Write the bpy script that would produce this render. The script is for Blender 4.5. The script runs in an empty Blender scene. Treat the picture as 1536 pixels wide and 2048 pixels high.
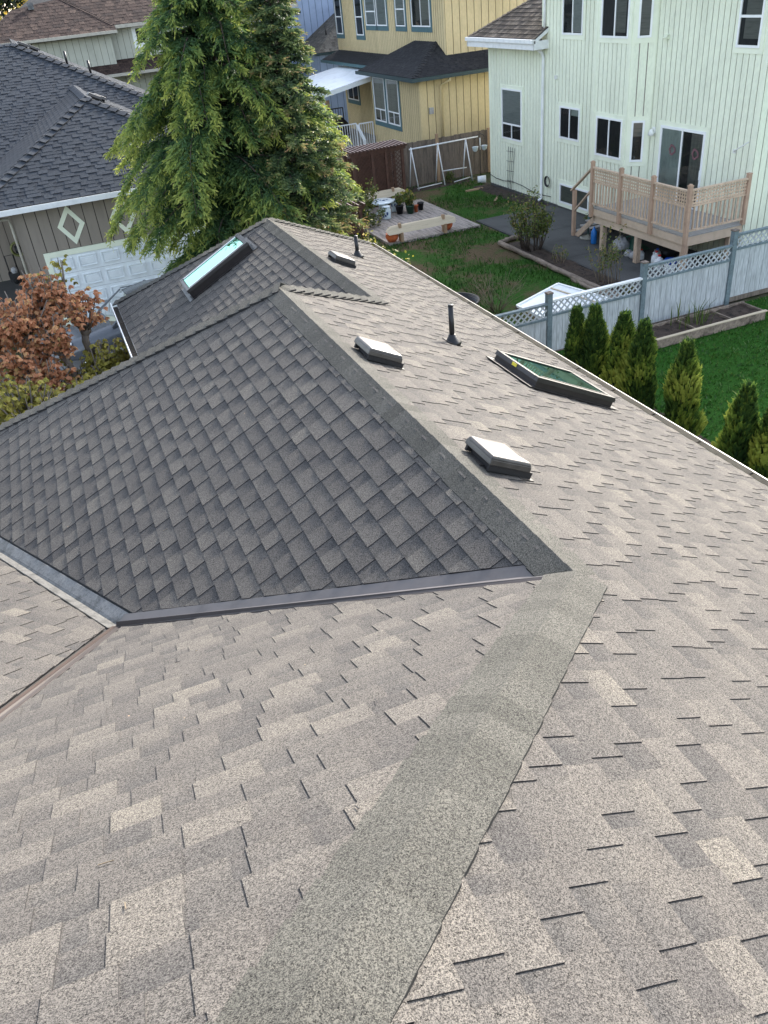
import bpy, math, random
import numpy as np
from mathutils import Vector, Matrix
R = random.Random(7)
scene = bpy.context.scene
COL = scene.collection
PI = math.pi
V = Vector
# ------------------------------------------------------------------ materials
MATS = {}
def newmat(name):
    m = bpy.data.materials.new(name); m.use_nodes = True
    nt = m.node_tree; nt.nodes.clear()
    out = nt.nodes.new('ShaderNodeOutputMaterial')
    MATS[name] = m
    return m, nt, out
def N(nt, typ, **kw):
    n = nt.nodes.new(typ)
    for k, v in kw.items():
        if k.startswith('_'): setattr(n, k[1:], v)
        else: n.inputs[k.replace('__', ' ')].default_value = v
    return n
def ramp(nt, fac, stops):
    r = nt.nodes.new('ShaderNodeValToRGB'); e = r.color_ramp.elements
    while len(e) < len(stops): e.new(0.5)
    for i, (p, c) in enumerate(stops):
        e[i].position = p; e[i].color = (c[0], c[1], c[2], 1)
    nt.links.new(fac, r.inputs['Fac']); return r.outputs['Color']
def pmat(name, col, rough=.7, var=.15, scale=6., bump=0., bscale=None, metal=0., stretch=None, col2=None, spec=.4, fine=0., fscale=120.):
    """a plain surface with large mottling between two colours, fine grain and bump"""
    m, nt, out = newmat(name); L = nt.links
    b = N(nt, 'ShaderNodeBsdfPrincipled', Roughness=rough, Metallic=metal)
    b.inputs['Specular IOR Level'].default_value = spec
    tc = N(nt, 'ShaderNodeTexCoord'); co = tc.outputs['Object']
    mp = N(nt, 'ShaderNodeMapping')
    if stretch: mp.inputs['Scale'].default_value = stretch
    L.new(co, mp.inputs['Vector'])
    nz = N(nt, 'ShaderNodeTexNoise', Scale=scale, Detail=6., Roughness=.62); L.new(mp.outputs[0], nz.inputs['Vector'])
    c2 = col2 or tuple(x * (1 - var * 1.6) for x in col)
    c1 = tuple(min(1, x * (1 + var * .6)) for x in col)
    c = ramp(nt, nz.outputs['Fac'], [(.32, c2), (.5, col), (.68, c1)])
    if fine:
        nf = N(nt, 'ShaderNodeTexNoise', Scale=fscale, Detail=2.); L.new(mp.outputs[0], nf.inputs['Vector'])
        mx = N(nt, 'ShaderNodeMix', _data_type='RGBA', _blend_type='MULTIPLY'); mx.inputs[0].default_value = fine
        L.new(c, mx.inputs[6]); L.new(ramp(nt, nf.outputs['Fac'], [(.3, (.25,) * 3), (.65, (1.25,) * 3)]), mx.inputs[7]); c = mx.outputs[2]
    L.new(c, b.inputs['Base Color'])
    if bump:
        nb = N(nt, 'ShaderNodeTexNoise', Scale=bscale or scale * 6, Detail=4.); L.new(mp.outputs[0], nb.inputs['Vector'])
        bp = N(nt, 'ShaderNodeBump', Strength=bump, Distance=.02); L.new(nb.outputs['Fac'], bp.inputs['Height']); L.new(bp.outputs[0], b.inputs['Normal'])
    L.new(b.outputs[0], out.inputs[0]); return m
def shinglemat(name, dark, mid, light, alt, grain=330., contrast=1., bandcol=None, mottle=.5):
    """asphalt shingles: granule speckle, one blend of granules per tab (attribute 'tab': r = blend, g = printed band)"""
    m, nt, out = newmat(name); L = nt.links
    b = N(nt, 'ShaderNodeBsdfPrincipled', Roughness=.93); b.inputs['Specular IOR Level'].default_value = .25
    at = N(nt, 'ShaderNodeAttribute', _attribute_name='tab'); sp = N(nt, 'ShaderNodeSeparateColor'); L.new(at.outputs['Color'], sp.inputs[0])
    tc = N(nt, 'ShaderNodeTexCoord')
    big = N(nt, 'ShaderNodeTexNoise', Scale=3.1, Detail=5., Roughness=.6); L.new(tc.outputs['Object'], big.inputs['Vector'])
    add = N(nt, 'ShaderNodeMath', _operation='MULTIPLY_ADD'); L.new(big.outputs['Fac'], add.inputs[0]); add.inputs[1].default_value = mottle
    off = N(nt, 'ShaderNodeMath', _operation='SUBTRACT'); L.new(sp.outputs[0], off.inputs[0]); off.inputs[1].default_value = mottle * .5
    L.new(off.outputs[0], add.inputs[2])
    base = ramp(nt, add.outputs[0], [(0., alt), (.3, dark), (.55, mid), (1., light)])
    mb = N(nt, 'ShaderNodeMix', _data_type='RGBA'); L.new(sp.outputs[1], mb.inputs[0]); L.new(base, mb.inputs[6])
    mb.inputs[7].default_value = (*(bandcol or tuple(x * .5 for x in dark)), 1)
    vo = N(nt, 'ShaderNodeTexVoronoi', Scale=grain); vo.inputs['Randomness'].default_value = 1.; L.new(tc.outputs['Object'], vo.inputs['Vector'])
    sv = N(nt, 'ShaderNodeSeparateColor'); L.new(vo.outputs['Color'], sv.inputs[0])
    n2 = N(nt, 'ShaderNodeTexNoise', Scale=grain * .3, Detail=3.); L.new(tc.outputs['Object'], n2.inputs['Vector'])
    av = N(nt, 'ShaderNodeMath', _operation='ADD'); L.new(sv.outputs[0], av.inputs[0]); L.new(n2.outputs['Fac'], av.inputs[1])
    lo, hi = 1 - .78 * contrast, 1 + .62 * contrast
    g = ramp(nt, av.outputs[0], [(.30, (lo * .92, lo * .94, lo)), (.85, (1.0,) * 3), (1., (hi, hi * .985, hi * .95))])
    # ramp positions above 1 clamp, so scale the sum to 0..1 first
    sc = N(nt, 'ShaderNodeMath', _operation='MULTIPLY'); sc.inputs[1].default_value = .62; L.new(av.outputs[0], sc.inputs[0])
    for l in list(nt.links):
        if l.to_node.bl_idname == 'ShaderNodeValToRGB' and l.from_node == av: nt.links.remove(l)
    rn = [n for n in nt.nodes if n.bl_idname == 'ShaderNodeValToRGB'][-1]; L.new(sc.outputs[0], rn.inputs['Fac'])
    e = rn.color_ramp.elements; e[0].position = .22; e[1].position = .62; e[2].position = .92
    mu = N(nt, 'ShaderNodeMix', _data_type='RGBA', _blend_type='MULTIPLY'); mu.inputs[0].default_value = 1.
    L.new(mb.outputs[2], mu.inputs[6]); L.new(rn.outputs['Color'], mu.inputs[7]); L.new(mu.outputs[2], b.inputs['Base Color'])
    bp = N(nt, 'ShaderNodeBump', Strength=.5, Distance=.002); L.new(sv.outputs[0], bp.inputs['Height']); L.new(bp.outputs[0], b.inputs['Normal'])
    L.new(b.outputs[0], out.inputs[0]); return m
def leafmat(name, stops, trans=.35, rough=.55, scale=1.3):
    m, nt, out = newmat(name); L = nt.links
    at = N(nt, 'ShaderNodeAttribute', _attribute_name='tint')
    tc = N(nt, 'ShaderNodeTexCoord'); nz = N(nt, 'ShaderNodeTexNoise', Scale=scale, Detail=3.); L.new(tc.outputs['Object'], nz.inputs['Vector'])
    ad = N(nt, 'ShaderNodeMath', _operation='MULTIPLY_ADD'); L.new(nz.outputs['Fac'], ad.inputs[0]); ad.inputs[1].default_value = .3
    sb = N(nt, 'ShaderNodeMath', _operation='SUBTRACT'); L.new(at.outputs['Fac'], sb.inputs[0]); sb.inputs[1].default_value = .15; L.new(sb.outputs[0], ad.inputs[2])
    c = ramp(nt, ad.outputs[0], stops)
    d = N(nt, 'ShaderNodeBsdfPrincipled', Roughness=rough); d.inputs['Specular IOR Level'].default_value = .3; L.new(c, d.inputs['Base Color'])
    t = N(nt, 'ShaderNodeBsdfTranslucent'); L.new(c, t.inputs['Color'])
    mx = N(nt, 'ShaderNodeMixShader'); mx.inputs[0].default_value = trans; L.new(d.outputs[0], mx.inputs[1]); L.new(t.outputs[0], mx.inputs[2])
    L.new(mx.outputs[0], out.inputs[0]); return m
def glassmat(name, tint=(.8, .85, .85), refl=1., base=(.02, .025, .03), opac=0., rough=.03):
    m, nt, out = newmat(name); L = nt.links
    tr = N(nt, 'ShaderNodeBsdfTransparent'); tr.inputs['Color'].default_value = (*tint, 1)
    df = N(nt, 'ShaderNodeBsdfDiffuse'); df.inputs['Color'].default_value = (*base, 1)
    m0 = N(nt, 'ShaderNodeMixShader'); m0.inputs[0].default_value = opac; L.new(tr.outputs[0], m0.inputs[1]); L.new(df.outputs[0], m0.inputs[2])
    gl = N(nt, 'ShaderNodeBsdfGlossy', Roughness=rough)
    fr = N(nt, 'ShaderNodeFresnel', IOR=1.5); mu = N(nt, 'ShaderNodeMath', _operation='MULTIPLY'); mu.inputs[1].default_value = refl; L.new(fr.outputs[0], mu.inputs[0])
    m1 = N(nt, 'ShaderNodeMixShader'); L.new(mu.outputs[0], m1.inputs[0]); L.new(m0.outputs[0], m1.inputs[1]); L.new(gl.outputs[0], m1.inputs[2])
    L.new(m1.outputs[0], out.inputs[0]); return m
# our roof
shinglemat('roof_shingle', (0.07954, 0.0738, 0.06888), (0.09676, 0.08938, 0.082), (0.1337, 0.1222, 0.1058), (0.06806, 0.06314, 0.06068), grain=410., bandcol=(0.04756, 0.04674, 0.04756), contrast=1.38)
shinglemat('roof_cap', (0.0608, 0.06, 0.0536), (0.0736, 0.072, 0.0648), (0.0864, 0.084, 0.0752), (0.0544, 0.0544, 0.0504), grain=400., contrast=1.38)
shinglemat('slate_shingle', (0.0352, 0.0424, 0.0528), (0.04, 0.0472, 0.0584), (0.0456, 0.0536, 0.0648), (0.0328, 0.04, 0.0504), grain=60., contrast=.45, bandcol=(0.0208, 0.0248, 0.032))
shinglemat('brown_shingle', (.040, .025, .021), (.054, .035, .029), (.085, .058, .046), (.032, .022, .020), grain=30., contrast=.9)
shinglemat('black_shingle', (0.024, 0.024, 0.0264), (0.032, 0.032, 0.0344), (0.044, 0.0432, 0.044), (0.0208, 0.0208, 0.0224), grain=60., contrast=.5)
shinglemat('tan_shingle', (.11, .10, .085), (.135, .125, .108), (.165, .15, .13), (.095, .09, .078), grain=40., contrast=.5)
shinglemat('shake', (0.0765, 0.0594, 0.045), (0.1125, 0.0882, 0.0666), (0.18, 0.1485, 0.117), (0.054, 0.0432, 0.036), grain=30., contrast=.5)
pmat('asphalt_edge', (.022, .021, .021), .95, .3, 40.)
pmat('felt', (.05, .05, .05), .95)
pmat('bronze', (.022, .018, .017), .38, .2, 9., spec=.5)
pmat('vent_paint', (.066, .058, .051), .34, .25, 7., spec=.45, bump=.05)
pmat('vent_dark', (.02, .018, .018), .7)
pmat('valley_brown', (.048, .031, .024), .6, .2, 4., spec=.25)
pmat('valley_metal_skylit', (.105, .094, .092), .5, .15, 4., spec=.35)  # flashing metal with the sky it reflects painted in as a paler tone
pmat('galv_dull', (.125, .122, .114), .75, .3, 9., fine=.4, fscale=60., spec=.2)
pmat('valley_metal_shaded', (.035, .026, .024), .45, .15, 4.)  # same flashing metal, darkened: shade on the face turned away is painted in
pmat('galv', (.15, .152, .152), .55, .3, 9., metal=.0, spec=.2, fine=.4, fscale=60.)
pmat('white_metal', (.74, .75, .75), .35, .07, 5.)
pmat('gutter_dirt', (.045, .036, .027), .95, .4, 14., bump=.4)
pmat('cream_metal', (.40, .37, .31), .45, .12, 5.)
pmat('black_pvc', (.014, .014, .015), .35)
pmat('yellow_sticker', (.75, .62, .05), .5, .02)
pmat('taupe_wall', (0.258, 0.222, 0.186), .8, .10, 3., stretch=(1, 1, .2))
pmat('taupe_groove', (.06, .05, .042), .9)
pmat('mint_wall', (.75, .785, .63), .7, .06, 1.6, stretch=(1, 1, .35), fine=.10, fscale=25.)
pmat('mint_groove', (.24, .215, .18), .9, .25, 3.)
pmat('mint_trim', (.765, .80, .645), .65, .05, 2.)
pmat('yellow_wall', (.59, .475, .27), .75, .09, 1.6, stretch=(1, 1, .3), fine=.12, fscale=25.)
pmat('yellow_groove', (.11, .075, .035), .9)
pmat('teal_trim', (.07, .135, .15), .55, .1, 4.)
pmat('dark_teal', (.035, .06, .065), .45, .1, 4.)
pmat('sage_wall', (0.441, 0.441, 0.3675), .8, .08, 2.)
pmat('sage_groove', (.16, .165, .14), .9)
pmat('blue_wall', (0.36, 0.444, 0.6), .75, .08, 2.)
pmat('blue_groove', (.16, .2, .28), .9)
pmat('white_paint', (0.78, 0.8, 0.78), .5, .05, 4.)
pmat('door_white', (0.75, 0.795, 0.82), .5, .05, 4.)
pmat('white_vinyl', (0.7992, 0.81, 0.81), .35, .03, 4.)
pmat('sash_grey', (.33, .34, .35), .5, .05)
pmat('dark_room', (.035, .036, .04), .9)
pmat('blind', (.33, .34, .335), .8, .12, 2., stretch=(1, 1, 12))
pmat('dim_blind', (.20, .195, .18), .8, .15, 2., stretch=(1, 1, 12))
pmat('curtain', (.42, .46, .44), .9, .12, 3.)
pmat('wreath', (.16, .08, .09), .8)
pmat('deck_wood', (.55, .41, .295), .75, .13, 5., stretch=(1, 1, .3), fine=.25, fscale=40.)
pmat('deck_fascia', (.57, .44, .325), .75, .08, 4.)
pmat('deck_post', (.42, .285, .20), .75, .12, 5.)
pmat('deck_floor', (0.345, 0.3277, 0.3105), .8, .15, 5., stretch=(1, 6, 1))
pmat('fence_white', (.45, .475, .485), .75, .12, 3.5, stretch=(2, 2, .25), fine=.35, fscale=18.)
pmat('fence_slate', (0.1375, 0.1815, 0.198), .7, .15, 5., fine=.2, fscale=20.)
pmat('old_board', (0.1688, 0.135, 0.11), .85, .35, 3., stretch=(3, 3, .3), fine=.4, fscale=20.)
pmat('tan_post', (0.36, 0.24, 0.15), .8, .15, 5.)
pmat('bench_wood', (0.5175, 0.4312, 0.3105), .75, .1, 6., stretch=(.3, 3, 3), fine=.2)
pmat('grey_plank', (0.324, 0.282, 0.252), .85, .42, 3., stretch=(4, .35, 4), fine=.5, fscale=22., bump=.2)
pmat('pergola_brown', (.085, .040, .027), .7, .2, 6.)
pmat('pergola_edge', (.36, .27, .24), .7, .2, 6.)
pmat('swing_white', (.68, .69, .70), .45, .12, 10.)
pmat('soil', (.052, .036, .027), .98, .5, 7., bump=.8, bscale=30., fine=.5, fscale=50.)
pmat('log', (.235, .185, .145), .9, .4, 5., stretch=(1, .25, 1), bump=.5, fine=.4, fscale=25.)
pmat('concrete', (.075, .075, .073), .9, .2, 1.2, fine=.25, fscale=40.)
pmat('concrete_edge', (.05, .05, .05), .9)
pmat('driveway', (.22, .215, .205), .9, .15, 1.5, fine=.2, fscale=40.)
pmat('terracotta', (0.504, 0.12, 0.042), .6, .15, 6.)
pmat('black_plastic', (.012, .012, .014), .4)
pmat('green_pot', (.02, .06, .035), .5)
pmat('porcelain', (.62, .70, .74), .2, .05, 6.)
pmat('cobalt', (.05, .09, .22), .25)
pmat('jug_white', (.72, .74, .74), .4)
pmat('cap_red', (.5, .02, .02), .4)
pmat('bucket_blue', (.01, .07, .42), .4)
pmat('bottle_blue', (.02, .16, .48), .35)
pmat('chair_green', (.015, .085, .06), .4)
pmat('bag_grey', (.38, .38, .39), .6, .3, 12.)
pmat('hose_green', (.17, .18, .06), .6)
pmat('umbrella_base', (.30, .29, .24), .8)
pmat('pole_green', (.07, .13, .12), .5)
pmat('sheet_white', (.66, .70, .73), .35, .1, 2.)
pmat('cover_cloth', (.05, .04, .035), .85, .3, 4.)
pmat('iron', (.02, .02, .022), .5)
pmat('bark', (.085, .065, .05), .95, .35, 8., stretch=(1, 1, .3), bump=.7)
pmat('maple_bark', (.17, .145, .12), .9, .3, 8., stretch=(1, 1, .3), bump=.5)
pmat('twig', (.22, .175, .12), .9, .25, 8.)
pmat('car_grey', (.085, .095, .11), .25, .04, spec=.7)
pmat('car_black', (.012, .013, .017), .2, .04, spec=.7)
pmat('tyre', (.015, .015, .015), .9)
pmat('chrome', (.6, .62, .64), .25, metal=.9)
pmat('headlight', (.6, .65, .68), .15)
pmat('lamp_white', (.72, .73, .70), .4)
pmat('grey_box', (.33, .33, .33), .6)
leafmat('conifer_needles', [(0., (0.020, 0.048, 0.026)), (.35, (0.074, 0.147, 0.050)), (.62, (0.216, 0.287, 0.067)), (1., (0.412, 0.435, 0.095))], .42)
leafmat('spruce_needles', [(0., (0.024, 0.047, 0.028)), (.4, (0.079, 0.128, 0.055)), (.7, (0.199, 0.245, 0.082)), (1., (0.385, 0.233, 0.117))], .35)
leafmat('arborvitae_leaves', [(0., (0.013, 0.037, 0.016)), (.4, (0.048, 0.099, 0.022)), (.72, (0.162, 0.239, 0.040)), (1., (0.292, 0.347, 0.068))], .3)
leafmat('maple_red', [(0., (0.204, 0.102, 0.043)), (.4, (0.451, 0.202, 0.098)), (.7, (0.615, 0.302, 0.166)), (1., (0.644, 0.444, 0.195))], .45)
leafmat('maple_green', [(0., (0.114, 0.106, 0.026)), (.4, (0.259, 0.235, 0.049)), (.7, (0.421, 0.380, 0.073)), (1., (0.551, 0.454, 0.130))], .45)
leafmat('shrub_green', [(0., (0.025, 0.046, 0.013)), (.45, (0.079, 0.122, 0.023)), (.75, (0.172, 0.200, 0.039)), (1., (0.243, 0.172, 0.065))], .35)
leafmat('gold_leaves', [(0., (0.092, 0.103, 0.016)), (.45, (0.230, 0.230, 0.034)), (.75, (0.414, 0.380, 0.069)), (1., (0.483, 0.391, 0.172))], .4)
leafmat('autumn_leaves', [(0., (.08, .09, .015)), (.45, (.3, .26, .04)), (.75, (.42, .3, .05)), (1., (.5, .2, .05))], .4)
leafmat('dark_leaves', [(0., (.006, .012, .006)), (1., (.03, .05, .02))], .2)
leafmat('grass_blade', [(0., (.020, .055, .010)), (.5, (.035, .105, .014)), (1., (.085, .15, .03))], .3)
glassmat('glass')
glassmat('bright_glass', refl=2.2)
def lawnmat(name, green, green2, brown, amount):
    m, nt, out = newmat(name); L = nt.links
    b = N(nt, 'ShaderNodeBsdfPrincipled', Roughness=.95); b.inputs['Specular IOR Level'].default_value = .1
    tc = N(nt, 'ShaderNodeTexCoord')
    n1 = N(nt, 'ShaderNodeTexNoise', Scale=.55, Detail=7., Roughness=.68); L.new(tc.outputs['Object'], n1.inputs['Vector'])
    n2 = N(nt, 'ShaderNodeTexNoise', Scale=16., Detail=5., Roughness=.7); L.new(tc.outputs['Object'], n2.inputs['Vector'])
    g = ramp(nt, n2.outputs['Fac'], [(.3, green2), (.55, green), (.75, tuple(x * 1.5 for x in green))])
    br = ramp(nt, n2.outputs['Fac'], [(.3, tuple(x * .6 for x in brown)), (.7, tuple(x * 1.3 for x in brown))])
    f = ramp(nt, n1.outputs['Fac'], [(.5 - amount * .1, (0,) * 3), (.5 + .12 - amount * .1, (1,) * 3)])
    inv = N(nt, 'ShaderNodeMix', _data_type='RGBA'); L.new(f, inv.inputs[0]); L.new(g, inv.inputs[6]); L.new(br, inv.inputs[7])
    L.new(inv.outputs[2], b.inputs['Base Color'])
    bp = N(nt, 'ShaderNodeBump', Strength=.9, Distance=.05); L.new(n2.outputs['Fac'], bp.inputs['Height']); L.new(bp.outputs[0], b.inputs['Normal'])
    L.new(b.outputs[0], out.inputs[0])
lawnmat('lawn_patchy', (.034, .095, .014), (.015, .045, .008), (.105, .078, .045), .35)
lawnmat('lawn_lush', (.024, .088, .010), (.012, .05, .006), (.05, .07, .02), -1.2)
lawnmat('far_ground', (.04, .06, .02), (.02, .035, .012), (.09, .08, .06), .5)
def skyglass(name, tint, base, fac):
    m, nt, out = newmat(name); L = nt.links
    gl = N(nt, 'ShaderNodeBsdfGlossy', Roughness=.015); gl.inputs['Color'].default_value = (*tint, 1)
    df = N(nt, 'ShaderNodeBsdfDiffuse'); df.inputs['Color'].default_value = (*base, 1)
    lw = N(nt, 'ShaderNodeFresnel', IOR=1.6); ad = N(nt, 'ShaderNodeMath', _operation='ADD', _use_clamp=True); ad.inputs[1].default_value = fac; L.new(lw.outputs[0], ad.inputs[0])
    mx = N(nt, 'ShaderNodeMixShader'); L.new(ad.outputs[0], mx.inputs[0]); L.new(df.outputs[0], mx.inputs[1]); L.new(gl.outputs[0], mx.inputs[2]); L.new(mx.outputs[0], out.inputs[0])
skyglass('skylight_glass', (.43, .82, .66), (.02, .05, .04), .45)
# ------------------------------------------------------------------ mesh building
class MB:
    def __init__(s): s.v = []; s.f = []; s.m = []; s.mats = []; s.col = {}; s.smooth = set()
    def mi(s, name):
        if name not in s.mats: s.mats.append(name)
        return s.mats.index(name)
    def face(s, pts, mat, col=None, smooth=False):
        i = len(s.v); s.v.extend([tuple(p) for p in pts]); s.f.append(tuple(range(i, i + len(pts)))); s.m.append(s.mi(mat))
        if col is not None: s.col[len(s.f) - 1] = col
        if smooth: s.smooth.add(len(s.f) - 1)
    def grid(s, rows, mat, closed=False, smooth=True, cap=False, col=None):
        """rows of points, welded"""
        i0 = len(s.v); n = len(rows[0])
        for r in rows: s.v.extend([tuple(p) for p in r])
        k = s.mi(mat)
        def add(f):
            s.f.append(f); s.m.append(k)
            if smooth: s.smooth.add(len(s.f) - 1)
            if col is not None: s.col[len(s.f) - 1] = col
        for a in range(len(rows) - 1):
            for b in range(n if closed else n - 1):
                c = (b + 1) % n
                add((i0 + a * n + b, i0 + a * n + c, i0 + (a + 1) * n + c, i0 + (a + 1) * n + b))
        if cap and closed:
            add(tuple(i0 + b for b in range(n))[::-1]); add(tuple(i0 + (len(rows) - 1) * n + b for b in range(n)))
    def obox(s, o, ax, ay, az, mat, skip=()):
        """box from corner o along three edge vectors"""
        o, ax, ay, az = V(o), V(ax), V(ay), V(az)
        if ax.cross(ay).dot(az) < 0: o = o + ax; ax = -ax
        p = [o, o + ax, o + ax + ay, o + ay, o + az, o + ax + az, o + ax + ay + az, o + ay + az]
        i = len(s.v); s.v.extend([tuple(q) for q in p]); k = s.mi(mat)
        for n, f in enumerate([(0, 3, 2, 1), (4, 5, 6, 7), (0, 1, 5, 4), (1, 2, 6, 5), (2, 3, 7, 6), (3, 0, 4, 7)]):
            if n in skip: continue
            s.f.append(tuple(i + q for q in f)); s.m.append(k)
    def box(s, x0, y0, z0, x1, y1, z1, mat): s.obox((x0, y0, z0), (x1 - x0, 0, 0), (0, y1 - y0, 0), (0, 0, z1 - z0), mat)
    def bar(s, a, b, w, t, mat, up=(0, 0, 1)):
        """straight bar from a to b, w wide across and t thick along up"""
        a, b = V(a), V(b); d = b - a; u = V(up)
        if abs(d.normalized().dot(u)) > .98: u = V((1, 0, 0))
        x = d.cross(u).normalized(); y = x.cross(d).normalized()
        s.obox(a - x * w / 2 - y * t / 2, x * w, d, y * t, mat)
    def tube(s, pts, rad, mat, n=8, cap=True):
        pts = [V(p) for p in pts]; rows = []
        rad = rad if isinstance(rad, (list, tuple)) else [rad] * len(pts)
        for i, p in enumerate(pts):
            d = (pts[min(i + 1, len(pts) - 1)] - pts[max(i - 1, 0)]).normalized()
            if i == 0: x = d.cross(V((0, 0, 1)) if abs(d.z) < .9 else V((1, 0, 0)))
            x = (x - d * x.dot(d)).normalized(); y = x.cross(d)
            rows.append([p + (x * math.cos(2 * PI * k / n) + y * math.sin(2 * PI * k / n)) * rad[i] for k in range(n)])
        s.grid(rows, mat, closed=True, cap=cap)
    def lathe(s, c, prof, mat, n=20, cap=True):
        c = V(c)
        s.grid([[c + V((r * math.cos(2 * PI * k / n), r * math.sin(2 * PI * k / n), z)) for k in range(n)] for r, z in prof], mat, closed=True, cap=cap)
    def build(s, name, parent=None, base=None, local=False):
        me = bpy.data.meshes.new(name)
        off = V(base) if base else V((0, 0, 0))
        pv = V((0, 0, 0))
        o = bpy.data.objects.new(name, me)
        if parent is not None and not local:
            q = parent
            while q is not None: pv += V(q.location); q = q.parent
        sh = off + pv
        vs = np.array(s.v, dtype=np.float64).reshape(-1, 3) - np.array(sh)
        me.from_pydata(vs.tolist(), [], s.f)
        for mn in s.mats: me.materials.append(MATS[mn])
        me.polygons.foreach_set('material_index', s.m)
        if s.smooth: me.polygons.foreach_set('use_smooth', [i in s.smooth for i in range(len(s.f))])
        if s.col:
            a = me.color_attributes.new('tab', 'FLOAT_COLOR', 'CORNER'); buf = []
            for i, f in enumerate(s.f):
                c = s.col.get(i, (.5, 0))
                if isinstance(c[0], tuple):
                    for q in c: buf.extend((q[0], q[1], 0, 1))
                else: buf.extend((c[0], c[1], 0, 1) * len(f))
            a.data.foreach_set('color', buf)
        me.update()
        COL.objects.link(o)
        if parent is not None: o.parent = parent
        if base: o.location = off
        return o
def meta(o, label, cat, group=None):
    o['label'] = label; o['category'] = cat
    if group: o['group'] = group
    return o
def thing(name, label, cat, loc=(0, 0, 0), group=None, rz=0):
    o = bpy.data.objects.new(name, None); o.empty_display_size = .3; o.location = loc; o.rotation_euler = (0, 0, rz); COL.objects.link(o)
    return meta(o, label, cat, group)
def struct(name, mb, kind='structure'):
    o = mb.build(name); o['kind'] = kind; return o
def dup(root, loc, label=None, rz=None, scale=None):
    r = root.copy(); COL.objects.link(r); r.location = loc
    if rz is not None: r.rotation_euler = (0, 0, rz)
    if scale: r.scale = scale
    if label: r['label'] = label
    for ch in list(root.children):
        c = ch.copy(); COL.objects.link(c); c.parent = r
        for g in list(ch.children):
            d = g.copy(); COL.objects.link(d); d.parent = c
    return r
# foliage: arrays of small faces
class Leaves:
    def __init__(s): s.q = []; s.t = []
    def quad(s, a, b, c, d, tint): s.q.append((*a, *b, *c, *d)); s.t.append(tint)
    def build(s, name, mat, parent):
        n = len(s.q); v = np.array(s.q, dtype=np.float32).reshape(-1, 3)
        pv = V((0, 0, 0)); q = parent
        while q is not None: pv += V(q.location); q = q.parent
        v -= np.array(pv, dtype=np.float32)
        me = bpy.data.meshes.new(name); me.vertices.add(4 * n); me.vertices.foreach_set('co', v.ravel())
        me.loops.add(4 * n); me.loops.foreach_set('vertex_index', np.arange(4 * n, dtype=np.int32))
        me.polygons.add(n); me.polygons.foreach_set('loop_start', np.arange(0, 4 * n, 4, dtype=np.int32))
        me.materials.append(MATS[mat])
        a = me.attributes.new('tint', 'FLOAT', 'FACE'); a.data.foreach_set('value', np.clip(np.array(s.t, dtype=np.float32), 0, 1))
        me.update(calc_edges=True); me.validate()
        o = bpy.data.objects.new(name, me); COL.objects.link(o)
        if parent is not None: o.parent = parent
        return o
def rv(s=1.): return V((R.gauss(0, s), R.gauss(0, s), R.gauss(0, s)))
# ------------------------------------------------------------------ roofs
def clip_poly(poly, p, d):
    """keep the part of the plan polygon on the side of p that d points to"""
    out = []
    for i in range(len(poly)):
        a, b = poly[i], poly[(i + 1) % len(poly)]
        da = (a[0] - p[0]) * d[0] + (a[1] - p[1]) * d[1]; db = (b[0] - p[0]) * d[0] + (b[1] - p[1]) * d[1]
        if da >= 0: out.append(a)
        if (da >= 0) != (db >= 0):
            t = da / (da - db); out.append((a[0] + (b[0] - a[0]) * t, a[1] + (b[1] - a[1]) * t))
    return out
def inset(poly, a, b, dist):
    """cut the plan polygon back by dist from the line a-b, keeping the larger side"""
    d = V((b[0] - a[0], b[1] - a[1])).normalized(); n = V((-d.y, d.x))
    cx = sum(p[0] for p in poly) / len(poly); cy = sum(p[1] for p in poly) / len(poly)
    if (cx - a[0]) * n.x + (cy - a[1]) * n.y < 0: n = -n
    return clip_poly(poly, (a[0] + n.x * dist, a[1] + n.y * dist), n)
class Plane:
    """roof plane z = z0 + gx x + gy y"""
    def __init__(s, z0, gx, gy):
        s.z0, s.gx, s.gy = z0, gx, gy
        s.n = V((-gx, -gy, 1)).normalized()
        h = V((-gx, -gy, 0)); m = h.length; s.h = h / m; s.m = m
        s.Vd = V((s.h.x, s.h.y, -m)).normalized(); s.U = s.n.cross(s.Vd).normalized()   # downslope, along
        s.k = math.sqrt(1 + m * m)
    def z(s, x, y): return s.z0 + s.gx * x + s.gy * y
    def pt(s, x, y, w=0.): return V((x, y, s.z(x, y))) + s.n * w
    def uv(s, p): return (p[0] * s.U.x + p[1] * s.U.y, (p[0] * s.h.x + p[1] * s.h.y) * s.k)
    def at(s, u, v, w=0.):
        o = V((s.U.x * u + s.h.x * v / s.k, s.U.y * u + s.h.y * v / s.k, 0)); return s.pt(o.x, o.y, w)
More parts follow.
